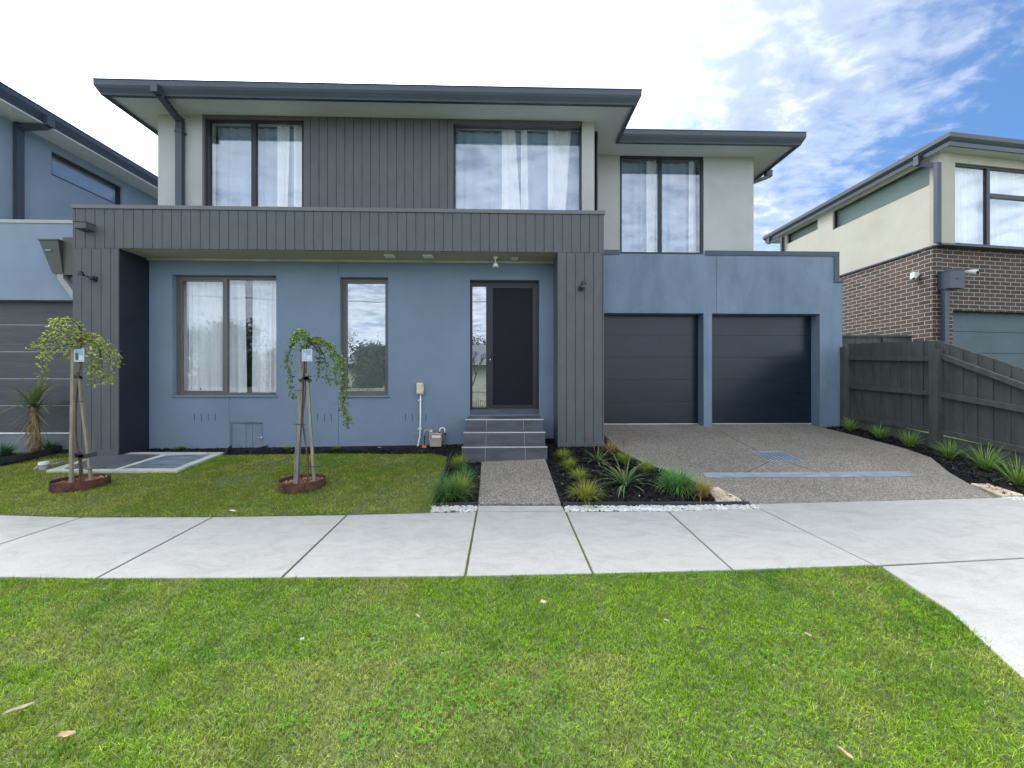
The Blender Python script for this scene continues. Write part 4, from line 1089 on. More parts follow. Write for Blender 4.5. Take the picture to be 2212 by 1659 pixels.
def chips(poly, n, ln, wd, z0, z1, cols, seed, tilt=.5):
    r = np.random.RandomState(seed); a = np.array(poly)
    x = r.uniform(a[:,0].min(), a[:,0].max(), n*3); y = r.uniform(a[:,1].min(), a[:,1].max(), n*3)
    k = in_poly(x, y, poly); x, y = x[k][:n], y[k][:n]; n = len(x)
    z = vground(x, y) + r.uniform(z0, z1, n)
    az = r.uniform(0, 2*np.pi, n); ti = r.normal(0, tilt, n); ro = r.normal(0, tilt, n)
    L = r.uniform(ln[0], ln[1], n)[:,None]/2; W = r.uniform(wd[0], wd[1], n)[:,None]/2
    d = np.stack([np.cos(az)*np.cos(ti), np.sin(az)*np.cos(ti), np.sin(ti)], 1)
    s_ = np.stack([-np.sin(az)*np.cos(ro), np.cos(az)*np.cos(ro), np.sin(ro)], 1)
    p = np.stack([x, y, z], 1)
    V = np.stack([p-d*L-s_*W*.6, p-d*L*.2+s_*W, p+d*L, p+d*L*.3-s_*W], 1)
    c = np.array(cols)[r.randint(0, len(cols), n)] * r.uniform(.7, 1.3, (n,1))
    C = np.repeat(c[:,None], 4, 1)
    return V.reshape(-1,3), np.arange(4*n), np.full(n, 4), C.reshape(-1,3)
MC = [(.010,.010,.012),(.016,.016,.018),(.007,.007,.009),(.022,.020,.019)]
beds = []
for nm, poly, n, sd_ in (('right', bedR, 14000, 1), ('left', bedL, 9000, 2), ('fence', bedF, 8000, 3), ('neighbour', bedN, 3500, 4)):
    base = surf(poly, .0, 'garden_bed', M_MULCH); tag(base, kind='structure')
    beds.append(chips(poly, n, (.03,.075), (.008,.02), .004, .022, MC, sd_, .35))
    beds.append(chips(poly, n//160, (.02,.04), (.008,.014), .02, .026, [(.25,.18,.11),(.35,.3,.24)], sd_+50, .3))
v, i, c, k = merge(beds)
tag(np_mesh('mulch', v, i, c, k, M_CHIPS, org=(0,0,0)), 'black bark mulch covering the garden beds', 'mulch', kind='stuff')
def edging(pts, label, h=.045, name='garden_edging', t=.012, lift=0.0):
    mb = MB(); q = [(x, y) for x, y in pts]
    prof = [(-t/2, -.05), (t/2, -.05), (t/2, h), (-t/2, h)]
    mb.sweep([(o, z) for o, z in prof], q)
    m = len(prof)
    vs = []
    for idx, (x, y, z) in enumerate(mb.v): vs.append((x, y, z + ground(x, y)+lift))
    mb.v = vs
    return tag(mb.build(name, M_BLACKEDGE), label, 'edging', 'black garden edging strips')
edging([gp(976,982), gp(960,1025), gp(948,1060), gp(936,1092)], 'black edging between the front lawn and the bed left of the entry path')
edging([gp(936,1093), gp(1030,1092.5)], 'short black edging between the left bed and the white pebbles', .03)
edging([gp(1216,1092), gp(1400,1091.5), gp(1618,1090.5)], 'long black edging between the right bed and the white pebbles', .03)
edging([gp(-60,1020), gp(0,1005), gp(60,993), gp(110,981), gp(150,969)], 'black edging curving beside the spiky palm bed at the left', .09)
edging([gp(488,982), (PX(500,Y2-.03), Y2-.03)], 'black edging left of the wall hatch', .07)
edging([gp(540,981), (PX(578,Y2-.03), Y2-.03)], 'black edging right of the wall hatch', .06)
# white pebbles
def pebbles(poly, n, seed, rr=(.009,.017)):
    r = random.Random(seed); mb = MB(); pl = np.array(poly); c = 0
    while c < n:
        x = r.uniform(pl[:,0].min(), pl[:,0].max()); y = r.uniform(pl[:,1].min(), pl[:,1].max())
        if not in_poly(np.array([x]), np.array([y]), poly)[0]: continue
        q = r.uniform(*rr); mb.sphere((x, y, ground(x,y)+r.uniform(-.010,.004)), q, 6, (r.uniform(.8,1.4), r.uniform(.8,1.4), r.uniform(.55,.9))); c += 1
    return mb
pl = [gp(936,1094), gp(1029,1094), gp(1029,1104), gp(932,1106)]
pr_ = [gp(1221,1094), gp(1640,1092), gp(1640,1099), gp(1443,1104), gp(1222,1104)]
p3 = [gp(2165,1079), gp(2215,1088), gp(2212,1076), (gp(2212,1076)[0]+.5, gp(2212,1076)[1])]
mb = pebbles(pl, 330, 1); m_ = pebbles(pr_, 1250, 2); mb.add(m_.v, m_.f); m_ = pebbles([gp(2160,1078), gp(2240,1090), gp(2250,1079), gp(2195,1072)], 150, 3); mb.add(m_.v, m_.f)
tag(mb.build('white_pebbles', M_PEBBLE, org=(0,0,0), smooth=True), 'white pebbles in strips between the footpath and the garden beds', 'pebbles', kind='stuff')
# sandstone slabs
def stone(pts, label, th=.05, seed=0):
    q = [gp(*p) for p in pts]; mb = MB(); r = random.Random(seed)
    out = []
    for a, b in zip(q, q[1:]+q[:1]):
        for t in (0, .25, .5, .75):
            out.append((a[0]+(b[0]-a[0])*t+r.uniform(-.008,.008), a[1]+(b[1]-a[1])*t+r.uniform(-.008,.008)))
    mb.prism(out, lambda x, y: ground(x,y)-.04, lambda x, y: ground(x,y)+.022)
    return tag(mb.build('sandstone_slab', M_STONE, bevel=.008), label, 'stone slab', 'sandstone slabs beside the driveway')
stone([(1549,1088),(1607,1087),(1551,1056),(1526,1057)], 'rough sandstone slab at the corner of the right bed beside the yellow tuft', seed=1)
stone([(2162,1075),(2212,1074),(2134,1049),(2098,1048)], 'sandstone slab right of the driveway at the foot of the fence bed', seed=2)
# drains ---------------------------------------------------------------
def quad_frame(c, up, bars, along, barw, label, name, cat, mat_=M_STEEL, fr=.018, rows=0):
    """c: tl,tr,br,bl ground points"""
    c = [Vector((p[0], p[1], ground(p[0],p[1])+up)) for p in c]
    root = empty(name, tuple(sum(c, Vector())/4), label, cat)
    tl, tr, br, bl = c
    mb = MB()
    for a, b in ((tl,tr),(tr,br),(br,bl),(bl,tl)):
        mb.bar(a, b, .006, fr, side=(0,0,1))
    mb.build('frame', mat_, root)
    mb = MB()
    for k in range(1, bars):
        t = k/bars
        a, b = (tl.lerp(tr, t), bl.lerp(br, t)) if along else (tl.lerp(bl, t), tr.lerp(br, t))
        mb.bar(a-Vector((0,0,.001)), b-Vector((0,0,.001)), .004, barw, side=(0,0,1))
    if rows:
        for k in range(1, rows):
            t = k/rows
            a, b = tl.lerp(tr, t), bl.lerp(br, t)
            mb.bar(a-Vector((0,0,.0015)), b-Vector((0,0,.0015)), .003, .007, side=(0,0,1))
    mb.build('grate_bars', mat_, root)
    d = Vector((0,0,-.002))
    MB().add([tl+d, tr+d, br+d, bl+d], [(0,1,2,3)]).build('grate_pan', mat('drain_pan',(.12,.15,.17),.5), root)
    return root
quad_frame([G(1624.5,977.5), G(1686,977), G(1736.6,998), G(1661,998)], .010, 7, True, .012, 'galvanised square drain grate in the middle of the driveway', 'drain_grate', 'drain')
quad_frame([G(1520,1024), G(1962,1021.5), G(1974,1030.5), G(1527,1033.5)], .010, 5, False, .010, 'long narrow galvanised strip drain across the driveway', 'strip_drain', 'drain', rows=90, fr=.012)
# pit cover in the lawn
root = empty('pit_cover', G(290,1000), 'pale concrete frame with two dark service pit covers in the left lawn', 'pit cover')
c = [G(x,y) for x,y in ((99,1020),(384,1020),(486,980),(236,980))]
def q3(pts, up): return [Vector((p[0],p[1],ground(p[0],p[1])+up)) for p in pts]
mb = MB(); mb.prism([(p[0],p[1]) for p in c], lambda x,y: ground(x,y)-.05, lambda x,y: ground(x,y)+.022); mb.build('frame', M_PALECON, root, bevel=.004)
for pts, m_, nm in (([(139,1017),(248,1017),(347,985.5),(215,985)], M_COVER, 'tiled_cover'), ([(264,1016.5),(376,1015.5),(454,985.5),(360,987.5)], mat('wet_steel_cover',(.20,.24,.28),.35,.25,5,stretch=(.6,4,1),metal=.3), 'steel_cover')):
    q = [gp(*p) for p in pts]; mb = MB(); mb.prism(q, lambda x,y: ground(x,y)+.0, lambda x,y: ground(x,y)+.027); cv = mb.build(nm, m_, root, bevel=.002)
# white riser cap with grey pipe
g = G(94.5,1013); root = empty('riser_pipe', g, 'grey pipe stub with a pale cap at the edge of the left lawn', 'pipe')
MB().cyl((g[0],g[1],g[2]-.03), .042, .042, .085, 18).build('pipe', M_GREYPIPE, root)
MB().cyl((g[0],g[1],g[2]+.055), .050, .046, .035, 18).build('cap', M_WHITE, root)
mb = MB(); e = G(140,1003); mb.tube([(g[0]-.06,g[1]-.05,g[2]-.0),(g[0]-.05,g[1]-.02,g[2]+.028),(g[0],g[1],g[2]+.03),(e[0],e[1],e[2]+.03)], .016); mb.build('branch_pipe', M_GREYPIPE, root, smooth=True)
# garden tap
g = G(142,972); root = empty('garden_tap', g, 'small pale garden tap on a post in the left garden bed', 'tap')
MB().tube([(g[0],g[1],g[2]),(g[0],g[1],g[2]+.10)], .010).build('pipe', M_BRASS, root)
MB().tube([(g[0],g[1]+.02,g[2]+.09),(g[0]-.0,g[1]-.05,g[2]+.09),(g[0]-.01,g[1]-.07,g[2]+.05)], .012).build('spout', M_WHITE, root, smooth=True)
MB().box(g[0]-.04,g[0]+.04,g[1]-.008,g[1]+.008,g[2]+.125,g[2]+.138).tube([(g[0],g[1],g[2]+.09),(g[0],g[1],g[2]+.128)],.007).build('handle', M_WHITE, root)
# ================================================================== METERS
ym = Y2
a, b = P(899.5,827,ym-.06), P(914,852,ym-.06)
root = empty('electrical_box', (a[0], Y2, b[2]), 'beige weatherproof electrical isolator box on the blue wall', 'electrical box')
MB().box(a[0], b[0], ym-.075, ym-.001, b[2], a[2]).build('housing', M_BOX, root, bevel=.012)
MB().box(a[0]+.012, b[0]-.012, ym-.088, ym-.074, b[2]+.02, a[2]-.02).build('cover', M_BOX, root, bevel=.006)
MB().box(b[0]-.002, b[0]+.010, ym-.06, ym-.03, b[2]+.05, a[2]-.05).build('switch', M_BOX, root, bevel=.003)
x1 = PX(908.5, ym-.03); z0 = ground(x1, ym)
MB().tube([(x1,ym-.03,b[2]),(x1-.005,ym-.03,z0+.30),(x1-.01,ym-.03,z0+.16),(x1-.03,ym-.04,z0+.06),(x1-.05,ym-.06,z0-.02)], .0125, 10).build('conduit', M_WHITE, root, smooth=True)
for t in (b[2]-.10, z0+.28): MB().box(x1-.035,x1+.016,ym-.045,ym-.001,t,t+.018).build('clip', M_WHITE, root)
w0 = P(890,936,ym-.02)
MB().tube([(x1-.02,ym-.02,w0[2]),(w0[0],ym-.02,w0[2]),(w0[0]-.005,ym-.02,w0[2]-.06),(w0[0]+.06,ym-.03,z0+.03)], .0035, 6).build('earth_wire', mat('green_wire',(.25,.35,.30),.5), root)
# gas meter
yg = ym-.16
a, b = P(927,936,yg), P(954,965,yg); gm = empty('gas_meter', ((a[0]+b[0])/2, yg, b[2]), 'beige gas meter with regulator and curved outlet pipe beside the steps', 'gas meter')
xa_, xb_ = a[0], b[0]; zt = a[2]; zb2 = b[2]; hgt = zt-zb2
mb = MB(); mb.box(xa_, xb_, yg-.0, yg+.11, zb2+hgt*.50, zt); mb.box(xa_-.006, xb_+.006, yg-.008, yg+.118, zb2+hgt*.45, zb2+hgt*.52); mb.box(xa_+.008, xb_-.004, yg+.002, yg+.108, zb2, zb2+hgt*.46); mb.build('meter_body', M_GAS, gm, bevel=.008)
MB().box(xa_+.04, xb_-.012, yg-.009, yg-.001, zt-hgt*.36, zt-hgt*.14).build('dial_plate', mat('dial_white',(.65,.66,.68),.3), gm)
MB().box(xa_+.02, xb_-.006, yg-.006, yg-.0005, zt-hgt*.42, zt-hgt*.09).build('dial_surround', mat('dull_red',(.30,.12,.10),.5), gm)
c = P(931.5,930,yg+.03)
mb = MB(); mb.cyl((c[0],yg+.0,c[2]), .036, .030, .07, 20, 'y'); mb.build('regulator', M_GREYPIPE, gm)
MB().cyl((c[0]+.004,yg-.014,c[2]-.006), .015, .015, .016, 14, 'y').build('regulator_cap', M_WHITE, gm)
mb = MB(); mb.tube([(c[0],yg+.04,c[2]),(c[0],yg+.04,zt)], .016); mb.build('inlet_elbow', M_GREYPIPE, gm)
x0 = PX(917,yg+.04); mb = MB(); mb.tube([(c[0]-.03,yg+.04,c[2]+.004),(x0+.01,yg+.04,c[2]+.004),(x0,yg+.04,c[2]-.01),(x0,yg+.04,c[2]-.08)], .013); mb.build('inlet_pipe', M_GREYPIPE, gm, smooth=True)
MB().tube([(x0,yg+.04,c[2]-.07),(x0,yg+.04,zb2-.02)], .009).build('riser', M_DARK, gm)
MB().box(x0-.03,x0+.03,yg+.01,yg+.07,zb2-.02,zb2+.018).build('riser_collar', mat('orange_collar',(.5,.18,.08),.6), gm)
xh = PX(950,yg+.04); xk = PX(961,yg+.04); zk = PZ(955,924,yg+.04); rr_ = (xk-xh)/2
mb = MB(); pts = [(xh,yg+.04,zt-.0),(xh,yg+.04,zk-rr_)] + [(xh+rr_-rr_*math.cos(t*math.pi/8), yg+.04, zk-rr_+rr_*math.sin(t*math.pi/8)) for t in range(1,9)] + [(xk,yg+.04,zt-.005)]
mb.tube(pts, .011, 10); mb.build('outlet_pipe', M_WHITE, gm, smooth=True)
MB().tube([(xh,yg+.04,zt-.0),(xh,yg+.04,zt+.02)], .016).build('union', M_DARK, gm); MB().tube([(xk,yg+.04,zt-.03),(xk,yg+.04,zt-.0)], .016).build('union', M_DARK, gm)
MB().tube([(xk,yg+.04,zt-.06),(xk,yg+.04,zt-.03)], .012).build('copper_joint', M_BRASS, gm)
MB().tube([(xk,yg+.04,zb2-.03),(xk,yg+.04,zt-.06)], .006).build('ground_pipe', M_BRASS, gm)

# ================================================================== WEEPING TREES
def leaf_cloud(pts, seed, size=(.020,.052), c0=(.10,.18,.035), c1=(.22,.33,.07), spread=.03, per=3):
    """small folded leaves set along branch points"""
    r = np.random.RandomState(seed)
    p = np.repeat(np.array(pts), per, 0); n = len(p)
    p = p + r.normal(0, spread, (n,3))*np.array([1,1,.7])
    az = r.uniform(0, 2*np.pi, n); L = r.uniform(size[0], size[1], n); W = L*.62
    dz = r.uniform(-1.1, .15, n); d = np.stack([np.cos(az)*np.cos(dz), np.sin(az)*np.cos(dz), np.sin(dz)], 1)
    s_ = np.stack([-np.sin(az), np.cos(az), r.normal(0,.35,n)], 1); s_ /= np.linalg.norm(s_, axis=1)[:,None]
    up = np.cross(d, s_)
    L, W = L[:,None], W[:,None]
    V = np.stack([p, p+d*L*.45+s_*W*.5+up*W*.12, p+d*L, p+d*L*.45-s_*W*.5+up*W*.12, p+d*L*.5], 1)
    mixc = r.rand(n,1); col = np.array(c0)*(1-mixc)+np.array(c1)*mixc; col *= r.uniform(.75,1.3,(n,1))
    idx = (np.arange(n)[:,None]*5 + np.array([0,1,4, 1,2,4, 0,4,3, 4,2,3])[None]).ravel()
    return V.reshape(-1,3), idx, np.full(n*4, 3), np.repeat(col[:,None],5,1).reshape(-1,3)
def spline(pts, n):
    pts = [Vector(p) for p in pts]; out = []
    m = len(pts)
    for i in range(m-1):
        p0, p1, p2, p3 = pts[max(i-1,0)], pts[i], pts[i+1], pts[min(i+2,m-1)]
        for k in range(n):
            t = k/n
            out.append(.5*((2*p1)+(p2-p0)*t+(2*p0-5*p1+4*p2-p3)*t*t+(3*p1-p0-3*p2+p3)*t**3))
    out.append(pts[-1]); return out
def weeping_tree(ring, stakes, trunk, branches, tagpx, label_t, label_r, seed, lc, straps, per=3):
    g = G(*ring); X0, Y0, Z0 = g; rad = .228
    # steel ring
    rg = MB(); n = 40
    vs = []; fs = []
    for k in range(n):
        a = 2*math.pi*k/n; ca_, sa_ = math.cos(a), math.sin(a)
        for (rr, zz_) in ((rad, -.04), (rad, .085), (rad-.006, .085), (rad-.006, -.04)):
            x, y = X0+rr*ca_, Y0+rr*sa_; vs.append((x, y, Z0+zz_))
    for k in range(n):
        for j in range(4):
            fs.append((k*4+j, ((k+1)%n)*4+j, ((k+1)%n)*4+(j+1)%4, k*4+(j+1)%4))
    rg.add(vs, fs)
    tag(rg.build('garden_ring', M_RUST, org=(X0,Y0,Z0)), label_r, 'planter ring', 'rusted steel rings round the weeping trees')
    circ = [(X0+(rad-.008)*math.cos(a*math.pi/12), Y0+(rad-.008)*math.sin(a*math.pi/12)) for a in range(24)]
    v, i_, c_, k_ = chips(circ, 900, (.02,.055), (.008,.02), .028, .05, [(.30,.16,.085),(.42,.25,.14),(.20,.10,.055),(.50,.34,.21)], seed, .35)
    tag(np_mesh('bark_chips', v, i_, c_, k_, M_CHIPS), 'orange brown bark chips inside the ring, '+('left tree' if seed == 1 else 'right tree'), 'bark chips', kind='stuff')
    MB().prism(circ, Z0-.02, Z0+.03).build('chip_bed', M_CHIP, bpy.data.objects[[o.name for o in bpy.data.objects if o.name.startswith('garden_ring')][-1]])
    root = empty('weeping_tree', (X0, Y0, Z0), label_t, 'tree', 'young weeping trees on the front lawn')
    tr = [P(px, py, Y0+dy) for px, py, dy in trunk]
    tr[-1] = (tr[-1][0], tr[-1][1], Z0+.01)
    MB().tube(spline(tr, 4), [.010]*4+[.009]*(4*(len(tr)-1)+1-4), 8).build('trunk', M_BARK, root, smooth=True)
    bm_ = MB(); lp = []
    r = random.Random(seed)
    for br in branches:
        d0 = r.uniform(-.22,.22)
        pts = [P(px, py, Y0 + (trunk[0][2] if k == 0 else d0*min(1, k/2))) for k, (px, py) in enumerate(br)]
        sp2 = spline(pts, 8)
        L = len(sp2); bm_.tube(sp2, [max(.0022, .008*(1-q/L)) for q in range(L)], 5)
        lp += [tuple(q) for q in sp2[3:]]
    bm_.build('branch', M_BARK, root, smooth=True)
    v, i_, c_, k_ = leaf_cloud(lp, seed, c0=lc[0], c1=lc[1], per=per, spread=.022)
    np_mesh('crown', v, i_, c_, k_, M_FOL, root)
    for (x0_, y0_, x1_, y1_, m_, wdt, dy0, dy1) in stakes:
        a = P(x0_, y0_, Y0+dy0); b = P(x1_, y1_, Y0+dy1); b = (b[0], b[1], Z0+.0)
        s_ = MB(); s_.bar(a, b, wdt, wdt*.8)
        tag(s_.build('timber_stake', m_, org=b), '%s of the %s weeping tree' % (('left timber stake' if x0_ < trunk[0][0]-6 else 'right timber stake' if x1_ > trunk[-1][0]+6 else 'short rear timber stake'), 'left' if seed == 1 else 'right'), 'stake', 'timber stakes beside the weeping trees')
    for (x0_, y0_, x1_, y1_, hh, m_) in straps:
        a, b = P(x0_, y0_, Y0-.04), P(x1_, y1_, Y0-.04)
        s_ = MB(); s_.bar(a, b, .004, hh, side=(0,1,0)); s_.build('strap', m_, root)
    # picture tag
    (x0_, y0_, x1_, y1_), pic = tagpx
    yt = Y0-.05
    a, b = P(x0_, y0_, yt), P(x1_, y1_, yt)
    tg = MB().box(a[0], b[0], yt, yt+.002, b[2], a[2]).build('plant_tag', mat('tag_blue',(.30,.45,.60),.4), None)
    tag(tg, 'small blue and white picture tag hanging on the %s weeping tree' % ('left' if seed == 1 else 'right'), 'plant tag', 'picture tags on the weeping trees')
    fr_ = .006
    mb = MB(); mb.box(a[0]-fr_, b[0]+fr_, yt-.001, yt+.001, a[2], a[2]+fr_); mb.box(a[0]-fr_, b[0]+fr_, yt-.001, yt+.001, b[2]-fr_, b[2]); mb.box(a[0]-fr_, a[0], yt-.001, yt+.001, b[2], a[2]); mb.box(b[0], b[0]+fr_, yt-.001, yt+.001, b[2], a[2])
    mb.build('tag_border', M_WHITE, tg)
    w_ = b[0]-a[0]; h_ = a[2]-b[2]
    MB().box(a[0]+w_*.1, a[0]+w_*.42, yt-.0012, yt, b[2]+h_*.1, b[2]+h_*.75).build('tag_picture', mat('tag_dark',(.06,.10,.09),.4) if pic else mat('tag_mid',(.45,.6,.68),.4), tg)
    MB().box(a[0]+w_*.5, a[0]+w_*.95, yt-.0012, yt, b[2]+h_*.08, b[2]+h_*.5).build('tag_picture', mat('tag_pale',(.6,.68,.72),.4), tg)
def r2(pts): return [((x/2.212)/1.8228, (1250+y/2.212)/1.8228) for x, y in pts]
def r3(pts): return [((900+x/2.212)/1.8228, (1250+y/2.212)/1.8228) for x, y in pts]
trunk1 = [(176.5,728,0),(172,800,0),(166,850,.02),(163,905,0),(165,950,0),(171,985,0),(174,1040,0)]
br1 = [r2(p) for p in (
 [(712,195),(690,80),(600,15),(510,30),(460,90)],
 [(712,195),(640,120),(520,110),(400,160),(330,215),(270,265)],
 [(712,195),(610,125),(450,150),(385,240),(370,380),(385,470),(400,565)],
 [(712,195),(640,230),(560,240),(470,290),(400,345)],
 [(712,195),(660,215),(610,260),(600,320)],
 [(712,195),(780,140),(830,190),(820,300),(800,420),(830,580)],
 [(712,195),(800,150),(890,190),(960,260),(1010,340),(1005,430),(950,575)],
 [(712,195),(790,160),(860,240),(880,360),(900,480),(930,570)],
 [(712,195),(850,200),(930,280),(960,380),(940,480),(960,550)],
 [(712,195),(770,230),(800,330),(790,450),(770,530)],
 [(712,195),(900,220),(990,310),(1040,405)],
 [(712,195),(600,60),(520,20),(480,60),(420,130)],
 [(712,195),(840,230),(870,320),(860,420),(850,520)],
 [(712,195),(560,170),(480,200),(400,260),(360,330)])]
trunk2 = [(661,745,0),(661,800,0),(659,850,.0),(654,905,0),(659,950,0),(665,1000,0),(664,1042,0)]
br2 = [r3(p) for p in (
 [(685,225),(660,130),(600,115),(575,170),(560,230)],
 [(685,225),(640,170),(570,210),(540,280),(515,350),(515,430),(540,500),(540,600),(575,700)],
 [(685,225),(700,180),(650,130),(590,140),(570,190)],
 [(685,225),(740,185),(830,210),(900,260),(960,340),(990,420),(995,540),(985,640)],
 [(685,225),(760,170),(860,230),(940,310),(985,400),(1005,520),(1000,660),(1000,760),(1040,850),(1020,945)],
 [(685,225),(760,230),(830,330),(850,430),(860,520),(875,570)],
 [(685,225),(740,240),(790,320),(790,420),(780,515)],
 [(685,225),(800,220),(880,300),(920,400),(930,500),(940,585)],
 [(685,225),(650,250),(630,275)],
 [(685,225),(840,230),(930,330),(950,440),(960,540)],
 [(985,600),(1010,700),(990,780),(1030,870),(1045,930)])]
weeping_tree((174.9,1050), [(158.7,752.9,153.8,1040,M_STAKE2,.031,-.03,-.08), (170,808,198.4,1039,M_STAKE2,.027,0,-.02), (172,975,178,1037,M_STAKE,.022,.03,.03)],
             trunk1, br1, ((161,756,180.5,780), True), 'weeping sapling in leaf between timber stakes at the left, in front of the charcoal column', 'rusted steel ring round the left weeping tree', 1, ((.16,.23,.04),(.44,.52,.13)),
             [(152,812,178,816,.03,M_DARK),(166,806,178,818,.02,M_DARK),(149,983,180,984,.045,M_DARK),(170,988,209,980,.042,M_DARK),(150,867,180,867,.006,M_DARK),(149,1019,230,1009,.006,M_DARK)], per=3)
weeping_tree((653.7,1051), [(655,763,638.8,1045,M_STAKE,.044,.02,-.05), (663.6,806,679.7,1040,M_STAKE2,.026,-.02,-.03)],
             trunk2, br2, ((653.5,756,673,779), False), 'sparser weeping sapling in leaf between timber stakes in front of the narrow window', 'rusted steel ring round the right weeping tree', 2, ((.10,.19,.045),(.28,.40,.11)),
             [(646,823,667,815,.035,M_DARK),(655,813,672,824,.04,M_DARK),(633,844,661,843,.005,M_DARK),(634,916,661,917,.006,M_DARK),(661,1008,695,1008,.006,M_DARK)], per=4)
# ================================================================== TUFTS
def tuft(px, py, rad, h, n, label, name='grass_tuft', cat='grass tuft', group='grass tufts in the garden beds', c0=(.06,.11,.02), c1=(.24,.30,.06), wid=.006, droop=1.5, lean=.55, seed=0, k=5, extra=None, dry=0.0):
    g = G(px, py); r = np.random.RandomState(seed+int(px)*7+int(py))
    if name == 'grass_tuft': h = h*1.05; rad = rad*1.0; n = int(n*.8); c0 = tuple(1.25*q for q in c0); c1 = tuple(1.25*q for q in c1)
    a = r.uniform(0, 2*np.pi, n); q = np.sqrt(r.rand(n))*rad*.28
    base = np.stack([g[0]+q*np.cos(a), g[1]+q*np.sin(a), np.full(n, g[2]+.002)], 1)
    az = a + r.normal(0, .5, n)
    ln = r.uniform(.65, 1.12, n)*h; le = np.abs(r.normal(0, lean*.6, n))+.05; cu = np.abs(r.normal(droop*.6, droop*.4, n))
    C0 = np.array(c0)*r.uniform(.6,1.3,(n,1)); C1 = np.array(c1)*r.uniform(.7,1.3,(n,1))
    if dry: 
        m_ = r.rand(n) < dry; C1[m_] = np.array((.42,.30,.15))*r.uniform(.7,1.2,(m_.sum(),1)); C0[m_] = (.22,.15,.07)
    v, i_, c_, k_ = blade_arrays(base, az, le, ln, r.uniform(.6,1.2,n)*wid, cu, C0, C1, k)
    o = np_mesh(name, v, i_, c_, k_, M_FOL, None, g)
    return tag(o, label, cat, group)
def z4(x, y): return ((1600+x/2.212)/1.8228, (1250+y/2.212)/1.8228)      # zoom of the entry
def z8(x, y): return ((2100+x/2.212)/1.8228, (1600+y/2.212)/1.8228)      # zoom of the right bed
def zf(x, y): return ((3032+x/2.212)/1.8228, (1300+y/2.212)/1.8228)      # zoom of the fence bed
YG = dict(c0=(.10,.13,.02), c1=(.32,.34,.06)); GR = dict(c0=(.035,.09,.02), c1=(.12,.25,.07)); BG = dict(c0=(.04,.12,.03), c1=(.15,.34,.09))
yel = 'yellow green grass tuft, '
tuft(*z8(262,470), .10, .17, 260, yel+'nearest the steps in the right bed', **YG)
tuft(*z8(318,560), .10, .17, 260, yel+'second from the steps along the entry path', **YG)
tuft(*z8(398,665), .11, .18, 280, yel+'third from the steps along the entry path', **YG)
tuft(*z8(455,835), .15, .24, 420, 'large yellow green tuft with trailing pale blades at the front of the right bed', **YG, dry=.12, droop=1.9)
tuft(*z8(785,510), .12, .18, 320, yel+'behind the big strappy plant', c0=(.08,.12,.02), c1=(.24,.30,.05))
tuft(*z8(985,590), .12, .18, 380, yel+'rounded, right of the big strappy plant', c0=(.09,.14,.02), c1=(.26,.33,.05), droop=1.2)
tuft(*z8(1255,745), .22, .27, 800, 'wide blue green drooping grass mound beside the driveway', **BG, droop=2.1, wid=.007)
tuft(*z8(1470,800), .13, .22, 360, 'yellow grass tuft with dry blades beside the sandstone slab', c0=(.16,.14,.03), c1=(.38,.34,.10), dry=.3)
tuft(*z4(535,1230), .10, .17, 240, yel+'nearest the steps in the left bed', **YG)
tuft(*z4(455,1330), .12, .21, 320, yel+'in the middle of the left bed', c0=(.08,.12,.02), c1=(.26,.31,.06))
tuft(*z4(520,1450), .12, .22, 260, 'green grass tuft in the left bed, leaning towards the entry path', **GR, droop=1.9)
tuft(*z4(350,1600), .17, .30, 520, 'large green drooping grass tuft at the front of the left bed', **GR, droop=2.0, wid=.007)
tuft(*z4(455,1570), .13, .25, 420, 'olive yellow grass tuft at the front of the left bed', **YG)
for j, (x, y, h) in enumerate(((695,885,.27),(950,955,.28),(1212,1022,.30),(1570,1130,.30),(1880,1225,.36),(2165,1360,.36))):
    tuft(*zf(x, y), .10, h, 120, 'green strappy tuft below the fence, %s' % ('beside the garage corner','second from the garage','left of the tall fence post','right of the tall fence post','large, fifth from the garage','at the right edge of the photo')[j],
         group='green tufts along the fence', c0=(.06,.12,.02), c1=(.24,.38,.08), wid=.008, droop=1.1, lean=.7, seed=j)
for j, (x, y, s_) in enumerate(((387,973,1.2),(622.7,973,1),(727,973,1.0))):
    tuft(x, y, .13*s_, .07, 520, 'low moss like green clump by the wall, %s' % ('left of the hatch','behind the right weeping tree','below the narrow window')[j], name='ground_cover_clump', cat='ground cover', group='low clumps by the wall', c0=(.06,.12,.01), c1=(.18,.30,.03), wid=.004, droop=.8, lean=1.3, k=3)
